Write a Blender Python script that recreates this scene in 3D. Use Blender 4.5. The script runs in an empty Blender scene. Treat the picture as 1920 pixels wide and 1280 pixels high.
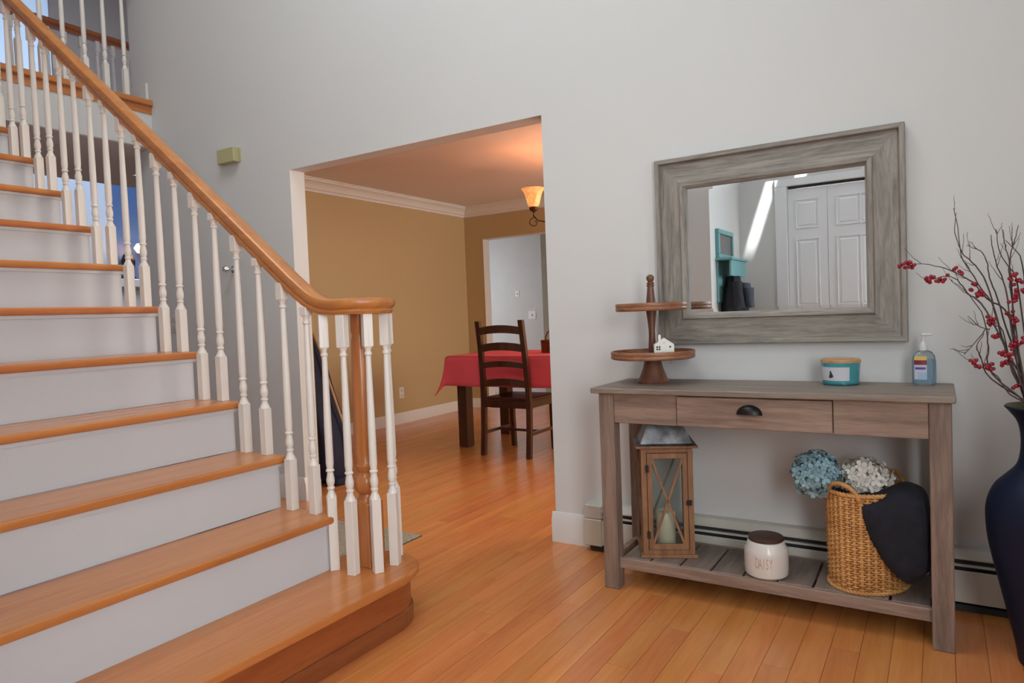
import bpy, bmesh, math, random
from mathutils import Vector, Matrix, noise
random.seed(7)
PI = math.pi
COL = bpy.context.scene.collection
sc = bpy.context.scene

# ------------------------------------------------------------------ camera
def cam_setup():
    yaw, pitch, roll, f, H = 0.5604, 0.0370, 0.0393, 1282.0, 1.08
    cy, sy, cp, sp = math.cos(yaw), math.sin(yaw), math.cos(pitch), math.sin(pitch)
    fwd = Vector((-sy*cp, cy*cp, -sp)); right = Vector((cy, sy, 0)); down = fwd.cross(right)
    r2 = right*math.cos(roll) + down*math.sin(roll)
    d2 = -right*math.sin(roll) + down*math.cos(roll)
    m = Matrix((r2, -d2, -fwd)).transposed().to_4x4()
    m.translation = Vector((0, 0, H))
    cd = bpy.data.cameras.new('camera'); c = bpy.data.objects.new('camera', cd); COL.objects.link(c)
    c.matrix_world = m
    cd.sensor_width = 36; cd.lens = f*36/1920; cd.clip_start = 0.05
    sc.camera = c
cam_setup()

# ------------------------------------------------------------------ world, light, exposure
w = bpy.data.worlds.new('world'); sc.world = w; w.use_nodes = True
w.node_tree.nodes['Background'].inputs[0].default_value = (0.55, 0.68, 0.9, 1)
w.node_tree.nodes['Background'].inputs[1].default_value = 0.6

def area(name, loc, target, sx, sy, power, col, spread=180):
    l = bpy.data.lights.new(name, 'AREA'); l.shape = 'RECTANGLE'; l.size = sx; l.size_y = sy
    l.energy = power; l.color = col; l.spread = math.radians(spread)
    o = bpy.data.objects.new(name, l); COL.objects.link(o); o.location = loc
    o.rotation_euler = (Vector(target)-Vector(loc)).to_track_quat('-Z', 'Y').to_euler()
    return o
# daylight of the tall window over the front of the two-storey foyer
area('foyer_window_light', (-0.75, -0.30, 3.4), (-1.9, 2.8, 2.4), 1.3, 1.5, 20, (0.93, 0.98, 1.0), 130)
area('low_front_fill', (0.8, -0.22, 1.35), (-1.6, 2.8, 0.8), 0.6, 1.7, 14, (0.95, 0.98, 1.0), 110)  # fill lamp added to lift the lower wall and the space under the table
# skylight high over the foyer and stairs
area('foyer_skylight', (-2.0, 1.25, 5.3), (-2.0, 1.25, 0.0), 1.9, 1.3, 58, (0.90, 0.965, 1.0))
# front door glazing on the right
area('door_glass_light', (1.62, 0.6, 1.5), (-2.4, 0.9, 1.0), 0.9, 1.3, 10, (0.90, 0.96, 1.0), 95)
# family room daylight (beyond the bridge)
area('family_window_light', (-7.6, 4.4, 4.6), (-10.2, 5.2, 3.0), 2.4, 1.8, 95, (0.62, 0.78, 1.0))
area('family_window_light_low', (-7.6, 6.4, 2.8), (-6.0, 1.5, 1.2), 1.8, 2.2, 30, (0.62, 0.78, 1.0))
# cool fill lamp added to brighten the pale wall beyond the dining room
area('kitchen_fill_light', (-5.9, 7.0, 1.3), (-5.0, 8.2, 0.9), 0.5, 1.6, 15, (0.86, 0.92, 1.0))
# fill lamp added out of view at right to lift the dining walls and ceiling
area('dining_fill_light', (0.4, 5.4, 1.35), (-4.8, 5.0, 1.2), 1.6, 1.5, 82, (1.0, 0.93, 0.82))
sun = bpy.data.lights.new('sun', 'SUN'); sun.energy = 40; sun.angle = 0.009; sun.color = (1, 0.98, 0.94)
so = bpy.data.objects.new('sun', sun); COL.objects.link(so)
SUND = Vector((-1.0, -0.5, -3.0)).normalized()
so.rotation_euler = SUND.to_track_quat('-Z', 'Y').to_euler(); so.location = (2, 1, 8)

sc.view_settings.view_transform = 'Standard'
sc.view_settings.look = 'None'
sc.view_settings.gamma = 1
sc.view_settings.use_curve_mapping = False
sc.view_settings.exposure = 0.0

# ------------------------------------------------------------------ materials
MATS = {}
def new_mat(name):
    m = bpy.data.materials.new(name); m.use_nodes = True; MATS[name] = m
    nt = m.node_tree; b = nt.nodes['Principled BSDF']
    return m, nt, b
def mix_rgb(nt, fac, a, b, mode='MIX'):
    n = nt.nodes.new('ShaderNodeMix'); n.data_type = 'RGBA'; n.blend_type = mode
    for sock, v in ((n.inputs[0], fac), (n.inputs[6], a), (n.inputs[7], b)):
        if hasattr(v, 'links') or hasattr(v, 'is_output'): nt.links.new(v, sock)
        elif isinstance(v, (tuple, list)): sock.default_value = (*v[:3], 1)
        else: sock.default_value = v
    return n.outputs[2]
def coords(nt, scale=(1, 1, 1), kind='Object'):
    tc = nt.nodes.new('ShaderNodeTexCoord'); mp = nt.nodes.new('ShaderNodeMapping')
    mp.inputs['Scale'].default_value = scale; nt.links.new(tc.outputs[kind], mp.inputs[0])
    return mp.outputs[0]
def noise_tex(nt, vec, scale=5, detail=4, rough=0.5, dist=0.0):
    n = nt.nodes.new('ShaderNodeTexNoise'); n.inputs['Scale'].default_value = scale
    n.inputs['Detail'].default_value = detail; n.inputs['Roughness'].default_value = rough
    n.inputs['Distortion'].default_value = dist; nt.links.new(vec, n.inputs['Vector'])
    return n.outputs['Fac']
def ramp(nt, fac, stops):
    r = nt.nodes.new('ShaderNodeValToRGB'); nt.links.new(fac, r.inputs[0])
    e = r.color_ramp.elements
    e[0].position, e[0].color = stops[0][0], (*stops[0][1], 1)
    e[1].position, e[1].color = stops[-1][0], (*stops[-1][1], 1)
    for p, c in stops[1:-1]:
        x = e.new(p); x.color = (*c, 1)
    return r.outputs[0]
def bump(nt, b, h, strength=0.2, dist=0.002):
    n = nt.nodes.new('ShaderNodeBump'); n.inputs['Strength'].default_value = strength
    n.inputs['Distance'].default_value = dist; nt.links.new(h, n.inputs['Height'])
    nt.links.new(n.outputs[0], b.inputs['Normal'])
def plain(name, col, rough=0.6, metal=0.0, var=0.06, nscale=6, bmp=0.0, coat=0.0, bscale=None):
    m, nt, b = new_mat(name)
    v = coords(nt)
    f = noise_tex(nt, v, nscale, 3)
    c = ramp(nt, f, [(0.3, tuple(x*(1-var) for x in col)), (0.7, tuple(min(1, x*(1+var)) for x in col))])
    nt.links.new(c, b.inputs['Base Color'])
    b.inputs['Roughness'].default_value = rough; b.inputs['Metallic'].default_value = metal
    b.inputs['Coat Weight'].default_value = coat; b.inputs['Coat Roughness'].default_value = 0.12
    if bmp: bump(nt, b, noise_tex(nt, v, bscale or 60, 4), bmp)
    return m
def wood(name, dark, light, grain=(3, 3, 40), scale=2.0, rough=0.35, coat=0.0, rnd=0.0, mid=None, bmp=0.12, dist=0.6):
    """grain: mapping scale; a small number along the length of the board"""
    m, nt, b = new_mat(name)
    v = coords(nt, grain)
    if rnd:
        oi = nt.nodes.new('ShaderNodeObjectInfo')
        ad = nt.nodes.new('ShaderNodeVectorMath'); ad.operation = 'ADD'
        sm = nt.nodes.new('ShaderNodeVectorMath'); sm.operation = 'SCALE'
        cb = nt.nodes.new('ShaderNodeCombineXYZ')
        for i in range(3): nt.links.new(oi.outputs['Random'], cb.inputs[i])
        nt.links.new(cb.outputs[0], sm.inputs[0]); sm.inputs['Scale'].default_value = 57.0
        nt.links.new(v, ad.inputs[0]); nt.links.new(sm.outputs[0], ad.inputs[1]); v = ad.outputs[0]
    f = noise_tex(nt, v, scale, 6, 0.6, dist)
    f2 = noise_tex(nt, v, scale*6, 3, 0.6)
    mm = nt.nodes.new('ShaderNodeMath'); mm.operation = 'MULTIPLY_ADD'
    nt.links.new(f2, mm.inputs[0]); mm.inputs[1].default_value = 0.35; nt.links.new(f, mm.inputs[2])
    md = mid or tuple((a+c)/2 for a, c in zip(dark, light))
    c = ramp(nt, mm.outputs[0], [(0.42, dark), (0.62, md), (0.82, light)])
    if rnd:
        hs = nt.nodes.new('ShaderNodeHueSaturation')
        mr = nt.nodes.new('ShaderNodeMapRange'); mr.inputs[3].default_value = 1-rnd; mr.inputs[4].default_value = 1+rnd
        nt.links.new(oi.outputs['Random'], mr.inputs[0]); nt.links.new(mr.outputs[0], hs.inputs['Value'])
        wn = nt.nodes.new('ShaderNodeTexWhiteNoise'); wn.noise_dimensions = '1D'; nt.links.new(oi.outputs['Random'], wn.inputs['W'])
        mr2 = nt.nodes.new('ShaderNodeMapRange'); mr2.inputs[3].default_value = 0.494; mr2.inputs[4].default_value = 0.505
        nt.links.new(wn.outputs['Value'], mr2.inputs[0]); nt.links.new(mr2.outputs[0], hs.inputs['Hue'])
        nt.links.new(c, hs.inputs['Color']); c = hs.outputs[0]
    nt.links.new(c, b.inputs['Base Color'])
    b.inputs['Roughness'].default_value = rough
    b.inputs['Coat Weight'].default_value = coat; b.inputs['Coat Roughness'].default_value = 0.14
    bump(nt, b, f2, bmp, 0.001)
    return m
def glass(name, col=(1, 1, 1), rough=0.0, ior=1.45):
    m, nt, b = new_mat(name)
    b.inputs['Base Color'].default_value = (*col, 1); b.inputs['Transmission Weight'].default_value = 1
    b.inputs['Roughness'].default_value = rough; b.inputs['IOR'].default_value = ior
    return m
def thin_glass(name):
    m, nt, b = new_mat(name)
    tr = nt.nodes.new('ShaderNodeBsdfTransparent'); tr.inputs[0].default_value = (0.95, 0.97, 0.96, 1)
    mx = nt.nodes.new('ShaderNodeMixShader'); fr = nt.nodes.new('ShaderNodeFresnel'); fr.inputs[0].default_value = 1.35
    b.inputs['Roughness'].default_value = 0.03; b.inputs['Base Color'].default_value = (0.8, 0.85, 0.85, 1)
    nt.links.new(fr.outputs[0], mx.inputs[0]); nt.links.new(tr.outputs[0], mx.inputs[1]); nt.links.new(b.outputs[0], mx.inputs[2])
    nt.links.new(mx.outputs[0], nt.nodes['Material Output'].inputs[0])
    return m

M_wall = plain('wall_paint', (0.69, 0.695, 0.685), 0.75, var=0.012, nscale=1.5, bmp=0.03, bscale=300)
M_blue_wall = plain('cool_wall_paint', (0.55, 0.62, 0.70), 0.75, var=0.02, nscale=1.5)
M_accent = plain('accent_wall_paint', (0.075, 0.145, 0.31), 0.4, var=0.1, nscale=2)
M_tan = plain('tan_wall_paint', (0.50, 0.37, 0.195), 0.6, var=0.02, nscale=1.2, bmp=0.02, bscale=300)
M_ceil = plain('ceiling_paint', (0.76, 0.69, 0.64), 0.9, var=0.015, nscale=2)
M_hallceil = plain('hall_ceiling_paint', (0.72, 0.70, 0.70), 0.9, var=0.015, nscale=2)
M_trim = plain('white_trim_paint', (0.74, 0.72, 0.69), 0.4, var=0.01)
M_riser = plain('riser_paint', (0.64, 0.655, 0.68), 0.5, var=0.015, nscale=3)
M_bal = plain('baluster_paint', (0.84, 0.79, 0.73), 0.35, var=0.015)
M_floor = wood('floor_wood', (0.54, 0.175, 0.048), (0.68, 0.265, 0.078), grain=(11, 0.9, 11), scale=1.3, rough=0.25, coat=0.25, rnd=0.07, mid=(0.62, 0.222, 0.063), bmp=0.04)
M_tread = wood('tread_wood', (0.47, 0.148, 0.040), (0.62, 0.228, 0.066), grain=(14, 0.9, 14), scale=1.4, rough=0.27, coat=0.22, rnd=0.04, mid=(0.56, 0.190, 0.053), bmp=0.04)
M_stain = wood('stained_riser_wood', (0.27, 0.066, 0.018), (0.40, 0.115, 0.033), grain=(10, 1.0, 10), scale=1.2, rough=0.35, coat=0.2, bmp=0.03)
M_rail = wood('handrail_wood', (0.42, 0.14, 0.036), (0.60, 0.235, 0.062), grain=(1.5, 12, 12), scale=1.5, rough=0.32, coat=0.08, bmp=0.02)
M_newel = wood('newel_wood', (0.44, 0.14, 0.038), (0.60, 0.225, 0.064), grain=(14, 14, 1.2), scale=1.5, rough=0.3, coat=0.3, bmp=0.02)
M_darkrail = wood('upper_rail_wood', (0.28, 0.075, 0.025), (0.38, 0.12, 0.04), grain=(12, 1.2, 12), scale=1.5, rough=0.3)
M_table = wood('weathered_wood_long', (0.165, 0.105, 0.08), (0.345, 0.24, 0.185), grain=(1.2, 14, 14), scale=2.2, rough=0.55, mid=(0.245, 0.165, 0.125), bmp=0.25)
M_top = wood('weathered_top_wood', (0.15, 0.115, 0.09), (0.29, 0.23, 0.185), grain=(1.2, 14, 14), scale=2.2, rough=0.5, mid=(0.21, 0.165, 0.13), bmp=0.25)
M_leg = wood('weathered_wood_upright', (0.135, 0.092, 0.072), (0.29, 0.20, 0.155), grain=(14, 14, 1.2), scale=2.2, rough=0.55, mid=(0.20, 0.138, 0.107), bmp=0.25)
M_slat = wood('weathered_slat_wood', (0.13, 0.098, 0.082), (0.27, 0.205, 0.17), grain=(14, 1.2, 14), scale=2.2, rough=0.6, rnd=0.15, bmp=0.3)
M_frame_h = wood('grey_frame_wood', (0.15, 0.135, 0.115), (0.36, 0.33, 0.285), grain=(1.5, 16, 16), scale=2.4, rough=0.55, mid=(0.25, 0.228, 0.198), bmp=0.3, dist=1.2)
M_frame_v = wood('grey_frame_wood_upright', (0.15, 0.135, 0.115), (0.36, 0.33, 0.285), grain=(16, 16, 1.5), scale=2.4, rough=0.55, mid=(0.25, 0.228, 0.198), bmp=0.3, dist=1.2)
M_acacia = wood('acacia_wood', (0.14, 0.055, 0.03), (0.36, 0.165, 0.085), grain=(6, 6, 22), scale=2.0, rough=0.4, mid=(0.26, 0.11, 0.055), bmp=0.15)
M_acacia_d = wood('acacia_wood_dark', (0.10, 0.038, 0.022), (0.21, 0.085, 0.048), grain=(14, 14, 2), scale=2.0, rough=0.4, bmp=0.15)
M_lantern = wood('lantern_wood', (0.15, 0.066, 0.028), (0.31, 0.148, 0.066), grain=(12, 12, 2), scale=2, rough=0.55, bmp=0.2)
M_chair = wood('dark_chair_wood', (0.034, 0.013, 0.009), (0.075, 0.027, 0.017), grain=(10, 10, 2), scale=2, rough=0.28, coat=0.4, bmp=0.05)
M_black = plain('black_metal', (0.022, 0.02, 0.019), 0.38, metal=0.7)
M_galv = plain('galvanised_metal', (0.20, 0.205, 0.215), 0.45, metal=0.8, var=0.5, nscale=22, bmp=0.2)
M_mirror, nt, b = new_mat('mirror_silver')
b.inputs['Base Color'].default_value = (0.93, 0.98, 1.0, 1); b.inputs['Metallic'].default_value = 1; b.inputs['Roughness'].default_value = 0.0
M_cream = plain('cream_enamel', (0.60, 0.56, 0.45), 0.45, var=0.03)
M_heat = plain('heater_enamel', (0.58, 0.56, 0.50), 0.4, var=0.02)
M_fin = plain('dark_louvre', (0.03, 0.032, 0.032), 0.6)
M_chime = plain('chime_plastic', (0.50, 0.46, 0.25), 0.5, var=0.02)
M_ceramic = plain('white_ceramic', (0.70, 0.655, 0.61), 0.25, var=0.03, coat=0.3)
M_lid = wood('dark_lid_wood', (0.035, 0.015, 0.012), (0.075, 0.035, 0.028), grain=(3, 14, 14), scale=2, rough=0.5)
M_letter = plain('salmon_lettering', (0.60, 0.36, 0.29), 0.5)
M_white = plain('white_glaze', (0.72, 0.70, 0.62), 0.3, var=0.02)
M_dark = plain('dark_opening', (0.03, 0.03, 0.03), 0.8)
M_wax = plain('ivory_wax', (0.66, 0.58, 0.42), 0.5, var=0.02)
MATS['ivory_wax'].node_tree.nodes['Principled BSDF'].inputs['Subsurface Weight'].default_value = 0.2
M_teal = plain('teal_glass_wax', (0.05, 0.30, 0.34), 0.15, var=0.05, coat=0.5)
M_label = plain('label_paper', (0.58, 0.57, 0.62), 0.6, var=0.02)
M_yellow = plain('yellow_print', (0.75, 0.52, 0.10), 0.5)
M_maroon = plain('maroon_print', (0.22, 0.02, 0.05), 0.5)
M_violet = plain('violet_print', (0.10, 0.07, 0.35), 0.5)
M_blueprint = plain('pale_blue_print', (0.32, 0.50, 0.72), 0.5)
M_lightwood = wood('bamboo_lid_wood', (0.42, 0.22, 0.10), (0.62, 0.38, 0.20), grain=(3, 14, 14), scale=2, rough=0.5)
M_bottle = glass('clear_plastic', (0.90, 0.96, 1.0), 0.05, 1.35)
M_gel = plain('blue_gel', (0.58, 0.79, 0.92), 0.12, var=0.03)
M_gel.node_tree.nodes['Principled BSDF'].inputs['Transmission Weight'].default_value = 0.6
M_pump = plain('white_pump_plastic', (0.70, 0.69, 0.67), 0.4)
M_pane = thin_glass('lantern_pane_glass')
M_wicker = wood('wicker_cane', (0.36, 0.15, 0.045), (0.66, 0.34, 0.115), grain=(5, 5, 12), scale=2, rough=0.5, mid=(0.54, 0.26, 0.082), bmp=0.3)
M_redwick = wood('reddish_wicker', (0.11, 0.022, 0.01), (0.28, 0.075, 0.03), grain=(9, 9, 20), scale=4, rough=0.5)
M_blanket = plain('charcoal_knit', (0.012, 0.012, 0.020), 0.95, var=0.3, nscale=30, bmp=0.3, bscale=220)
M_blue_pet = plain('dusty_blue_petal', (0.26, 0.42, 0.48), 0.7, var=0.35, nscale=25)
M_white_pet = plain('cream_white_petal', (0.82, 0.78, 0.70), 0.7, var=0.08, nscale=25)
M_leaf = plain('dark_green_leaf', (0.035, 0.06, 0.025), 0.6, var=0.3)
M_vase = plain('navy_vase_glaze', (0.007, 0.012, 0.034), 0.5, var=0.12, coat=0.05)
M_vase.node_tree.nodes['Principled BSDF'].inputs['Specular IOR Level'].default_value = 0.25
M_vase_in = plain('olive_vase_rim', (0.10, 0.085, 0.03), 0.5)
M_twig = plain('twig_bark', (0.075, 0.05, 0.045), 0.8, var=0.3, nscale=30)
M_berry = plain('red_berry', (0.27, 0.009, 0.022), 0.35, var=0.3, nscale=20)
M_cloth = plain('red_tablecloth', (0.80, 0.105, 0.15), 0.85, var=0.05, nscale=8, bmp=0.1, bscale=200)
M_navy = plain('navy_fabric', (0.008, 0.010, 0.030), 0.8, var=0.2, nscale=12, bmp=0.2, bscale=150)
M_rug, nt, b = new_mat('mottled_rug')
v = coords(nt); f = noise_tex(nt, v, 26, 5, 0.7, 1.5)
nt.links.new(ramp(nt, f, [(0.36, (0.16, 0.14, 0.10)), (0.48, (0.44, 0.36, 0.27)), (0.56, (0.26, 0.25, 0.19)), (0.68, (0.52, 0.44, 0.34))]), b.inputs['Base Color'])
b.inputs['Roughness'].default_value = 0.95
bump(nt, b, noise_tex(nt, v, 220, 3), 0.5)
M_shade, nt, b = new_mat('amber_glass_shade')
v = coords(nt, (1, 1, 0.5)); f = noise_tex(nt, v, 22, 4, 0.6, 1.0)
cc = ramp(nt, f, [(0.35, (0.80, 0.32, 0.09)), (0.65, (0.95, 0.52, 0.20))])
nt.links.new(cc, b.inputs['Base Color']); nt.links.new(cc, b.inputs['Emission Color'])
b.inputs['Emission Strength'].default_value = 0.75; b.inputs['Roughness'].default_value = 0.3
M_bronze = plain('dark_bronze', (0.09, 0.035, 0.018), 0.45, metal=0.5, var=0.2)
M_tealpaint = plain('teal_paint', (0.17, 0.40, 0.41), 0.55, var=0.08)
M_slate = plain('grey_board', (0.20, 0.18, 0.18), 0.7, var=0.1)
M_coat = plain('black_coat_fabric', (0.018, 0.018, 0.024), 0.8, var=0.3)
M_coat2 = plain('grey_coat_fabric', (0.11, 0.11, 0.14), 0.8, var=0.2)
M_chrome = plain('chrome', (0.75, 0.78, 0.84), 0.15, metal=1.0, var=0.02)
M_door = plain('white_door_paint', (0.87, 0.89, 0.92), 0.4, var=0.01)
M_glow, nt, b = new_mat('warm_lamp_glass')
b.inputs['Emission Color'].default_value = (1.0, 0.62, 0.42, 1); b.inputs['Emission Strength'].default_value = 3.0
b.inputs['Base Color'].default_value = (0.8, 0.6, 0.5, 1)
M_spot, nt, b = new_mat('ceiling_spot_glass')
b.inputs['Emission Color'].default_value = (1.0, 0.9, 0.8, 1); b.inputs['Emission Strength'].default_value = 2.0

# ------------------------------------------------------------------ mesh helpers
def link(name, me, mat=None, parent=None, loc=(0, 0, 0), kind=None, label=None, smooth=False):
    o = bpy.data.objects.new(name, me); COL.objects.link(o)
    if mat is not None: me.materials.append(mat)
    if parent is not None: o.parent = parent
    o.location = loc
    if kind: o['kind'] = kind
    if label: o['label'] = label
    if smooth:
        for p in me.polygons: p.use_smooth = True
    return o
def from_bm(bm, name):
    bmesh.ops.recalc_face_normals(bm, faces=bm.faces[:])
    me = bpy.data.meshes.new(name); bm.to_mesh(me); bm.free(); return me
def add_box(bm, x0, x1, y0, y1, z0, z1, bev=0.0, rot=None, seg=1):
    vs = [bm.verts.new((x, y, z)) for x in (x0, x1) for y in (y0, y1) for z in (z0, z1)]
    idx = [(0, 1, 3, 2), (4, 6, 7, 5), (0, 4, 5, 1), (2, 3, 7, 6), (0, 2, 6, 4), (1, 5, 7, 3)]
    fs = [bm.faces.new([vs[i] for i in f]) for f in idx]
    if rot is not None:
        for v_ in vs: v_.co = rot @ v_.co
    if bev:
        es = list({e for f in fs for e in f.edges})
        bmesh.ops.bevel(bm, geom=es, offset=bev, segments=seg, affect='EDGES', profile=0.6)
def box(name, x0, x1, y0, y1, z0, z1, mat, parent=None, bev=0.0, kind=None, label=None, seg=1):
    bm = bmesh.new(); add_box(bm, x0, x1, y0, y1, z0, z1, bev, seg=seg)
    return link(name, from_bm(bm, name), mat, parent, kind=kind, label=label)
def boxes(name, lst, mat, parent=None, kind=None, bev=0.0, label=None):
    bm = bmesh.new()
    for b_ in lst: add_box(bm, *b_, bev=bev)
    return link(name, from_bm(bm, name), mat, parent, kind=kind, label=label)
def add_lathe(bm, prof, c=(0, 0, 0), seg=24, cap=True, rx=1.0, ry=1.0, mod=None):
    rings = []
    for r, z in prof:
        ring = []
        for i in range(seg):
            a = 2*PI*i/seg
            rr = r*(mod(a, z) if mod else 1)
            ring.append(bm.verts.new((c[0]+rr*rx*math.cos(a), c[1]+rr*ry*math.sin(a), c[2]+z)))
        rings.append(ring)
    for a_, b_ in zip(rings, rings[1:]):
        for i in range(seg):
            j = (i+1) % seg
            bm.faces.new((a_[i], a_[j], b_[j], b_[i]))
    if cap:
        bm.faces.new(rings[0][::-1]); bm.faces.new(rings[-1])
def lathe(name, prof, mat, parent=None, c=(0, 0, 0), seg=24, cap=True, rx=1.0, ry=1.0, mod=None, label=None, smooth=True, kind=None):
    bm = bmesh.new(); add_lathe(bm, prof, c, seg, cap, rx, ry, mod)
    me = from_bm(bm, name)
    o = link(name, me, mat, parent, smooth=smooth, label=label, kind=kind)
    if smooth: me.set_sharp_from_angle(angle=0.7)
    return o
def add_tube(bm, pts, r, seg=6, r1=None, cap=True):
    pts = [Vector(p) for p in pts]; n = len(pts); rings = []
    up = Vector((0, 0, 1))
    for i, p in enumerate(pts):
        t = (pts[min(i+1, n-1)]-pts[max(i-1, 0)])
        if t.length < 1e-9: t = up
        t.normalize()
        a = t.cross(up)
        if a.length < 0.05: a = t.cross(Vector((1, 0, 0)))
        a.normalize(); b_ = t.cross(a)
        rr = r if r1 is None else r+(r1-r)*i/(n-1)
        rings.append([bm.verts.new(p+(a*math.cos(2*PI*k/seg)+b_*math.sin(2*PI*k/seg))*rr) for k in range(seg)])
    for q, s in zip(rings, rings[1:]):
        for k in range(seg):
            bm.faces.new((q[k], q[(k+1) % seg], s[(k+1) % seg], s[k]))
    if cap: bm.faces.new(rings[0][::-1]); bm.faces.new(rings[-1])
def tube(name, pts, r, mat, parent=None, seg=8, r1=None, label=None):
    bm = bmesh.new(); add_tube(bm, pts, r, seg, r1)
    return link(name, from_bm(bm, name), mat, parent, smooth=True, label=label)
def sweep(name, path, prof, mat, parent=None, closed_prof=True, label=None):
    """prof (lateral, up); up stays perpendicular to the path"""
    bm = bmesh.new(); path = [Vector(p) for p in path]; n = len(path); rings = []
    for i, p in enumerate(path):
        t = (path[min(i+1, n-1)]-path[max(i-1, 0)]).normalized()
        lat = Vector((t.y, -t.x, 0)).normalized(); up = lat.cross(t).normalized()
        rings.append([bm.verts.new(p+lat*a+up*b_) for a, b_ in prof])
    m_ = len(prof)
    for q, s in zip(rings, rings[1:]):
        for k in range(m_): bm.faces.new((q[k], q[(k+1) % m_], s[(k+1) % m_], s[k]))
    bm.faces.new(rings[0][::-1]); bm.faces.new(rings[-1])
    me = from_bm(bm, name); o = link(name, me, mat, parent, smooth=True, label=label)
    me.set_sharp_from_angle(angle=0.6)
    return o
def prism(name, outline, z0, z1, mat, parent=None, bev=0.0, kind=None, label=None, smooth=False, seg=2):
    bm = bmesh.new()
    lo = [bm.verts.new((x, y, z0)) for x, y in outline]; hi = [bm.verts.new((x, y, z1)) for x, y in outline]
    n = len(outline); bm.faces.new(lo[::-1]); top = bm.faces.new(hi)
    for i in range(n): bm.faces.new((lo[i], lo[(i+1) % n], hi[(i+1) % n], hi[i]))
    if bev:
        es = [e for e in bm.edges if abs(e.verts[0].co.z-e.verts[1].co.z) < 1e-6]
        bmesh.ops.bevel(bm, geom=es, offset=bev, segments=seg, affect='EDGES', profile=0.5)
    return link(name, from_bm(bm, name), mat, parent, kind=kind, label=label)
def pillow(name, outline, y0, y1, mat, parent=None, rings=7, wob=0.006, label=None, dens=4, ns=9.0, edge=0.72):
    """soft thick shape: an XZ outline inflated between y0 and y1"""
    pts = []
    n = len(outline)
    for i in range(n):
        p0, p1, p2, p3 = (Vector(outline[(i+k-1) % n]) for k in range(4))
        for s in range(dens):
            t = s/dens
            pts.append(0.5*((2*p1)+(-p0+p2)*t+(2*p0-5*p1+4*p2-p3)*t*t+(-p0+3*p1-3*p2+p3)*t**3))
    c = sum(pts, Vector((0, 0)))/len(pts)
    bm = bmesh.new(); R_ = []
    for k in range(rings+1):
        a = -PI/2+PI*k/rings
        y = (y0+y1)/2+(y1-y0)/2*math.sin(a)*(1 if abs(math.sin(a)) < .99 else 1)
        s = edge+(1-edge)*math.cos(a) if 0 < k < rings else edge*0.82
        R_.append([bm.verts.new((c.x+(p.x-c.x)*s, y, c.y+(p.y-c.y)*s)) for p in pts])
    m_ = len(pts)
    for q, s in zip(R_, R_[1:]):
        for i in range(m_): bm.faces.new((q[i], q[(i+1) % m_], s[(i+1) % m_], s[i]))
    for ring, yy in ((R_[0], y0), (R_[-1], y1)):
        last = ring
        for sc_ in (0.66, 0.33):
            nr = [bm.verts.new((c.x+(v_.co.x-c.x)*sc_, yy, c.y+(v_.co.z-c.y)*sc_)) for v_ in ring]
            for i in range(m_): bm.faces.new((last[i], last[(i+1) % m_], nr[(i+1) % m_], nr[i]))
            last = nr
        bm.faces.new(last)
    for v_ in bm.verts:
        nv = noise.noise_vector(v_.co*ns); v_.co += nv*wob
    return link(name, from_bm(bm, name), mat, parent, smooth=True, label=label)
def thing(name, label, cat, loc=(0, 0, 0), rotz=0.0, group=None):
    o = bpy.data.objects.new(name, None); COL.objects.link(o); o.location = loc; o.rotation_euler = (0, 0, rotz)
    o.empty_display_size = 0.05
    o['label'] = label; o['category'] = cat
    if group: o['group'] = group
    return o
def tag(o, label, cat, group=None):
    o['label'] = label; o['category'] = cat
    if group: o['group'] = group
    return o
def dup(o, parent=None, **kw):
    c = o.copy(); COL.objects.link(c); c.parent = parent if parent else o.parent
    if 'loc' in kw: c.location = kw['loc']
    if 'rotz' in kw: c.rotation_euler = (0, 0, kw['rotz'])
    return c
def S(o):
    o['kind'] = 'structure'; return o

# ------------------------------------------------------------------ SETTING
D = 2.833; WT = 0.11
OX0, OX1, OZ = -3.312, -1.568, 2.013
S(boxes('wall_back', [(-4.95, OX0, D, D+WT, 0, 5.4), (OX0, OX1, D, D+WT, OZ, 5.4), (OX1, 1.7, D, D+WT, 0, 5.4)], M_wall))
# closet wall behind the camera, with its opening
CY = -0.39
S(boxes('wall_front', [(-1.6, -1.058, CY-0.12, CY, 0, 5.4), (0.15, 1.82, CY-0.12, CY, 0, 5.4), (-1.058, 0.15, CY-0.12, CY, 2.055, 5.4),
                       (-1.1, 0.2, CY-0.75, CY-0.72, 0, 2.3)], M_wall))
S(boxes('wall_entry_side', [(1.7, 1.82, CY, D+WT, 0, 5.4)], M_wall))
S(boxes('wall_stair_side', [(-1.565, -1.445, CY, 0.5, 0, 5.4), (-6.3, -1.565, 0.38, 0.5, 0, 5.4)], M_wall))
# foyer ceiling with the skylight slot that lets the sunbeam in
SX0, SX1, SY0, SY1 = -0.12, 0.0, -0.05, 0.265
S(boxes('ceiling_foyer', [(-6.15, SX0, CY-0.12, 8.6, 5.4, 5.5), (-12.2, -6.15, CY-0.12, 8.6, 6.8, 6.9), (-6.15, -6.05, CY-0.12, 8.6, 5.5, 6.9), (SX1, 1.82, CY-0.12, 8.6, 5.4, 5.5), (SX0, SX1, CY-0.12, SY0, 5.4, 5.5), (SX0, SX1, SY1, 8.6, 5.4, 5.5)], M_ceil))
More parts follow.
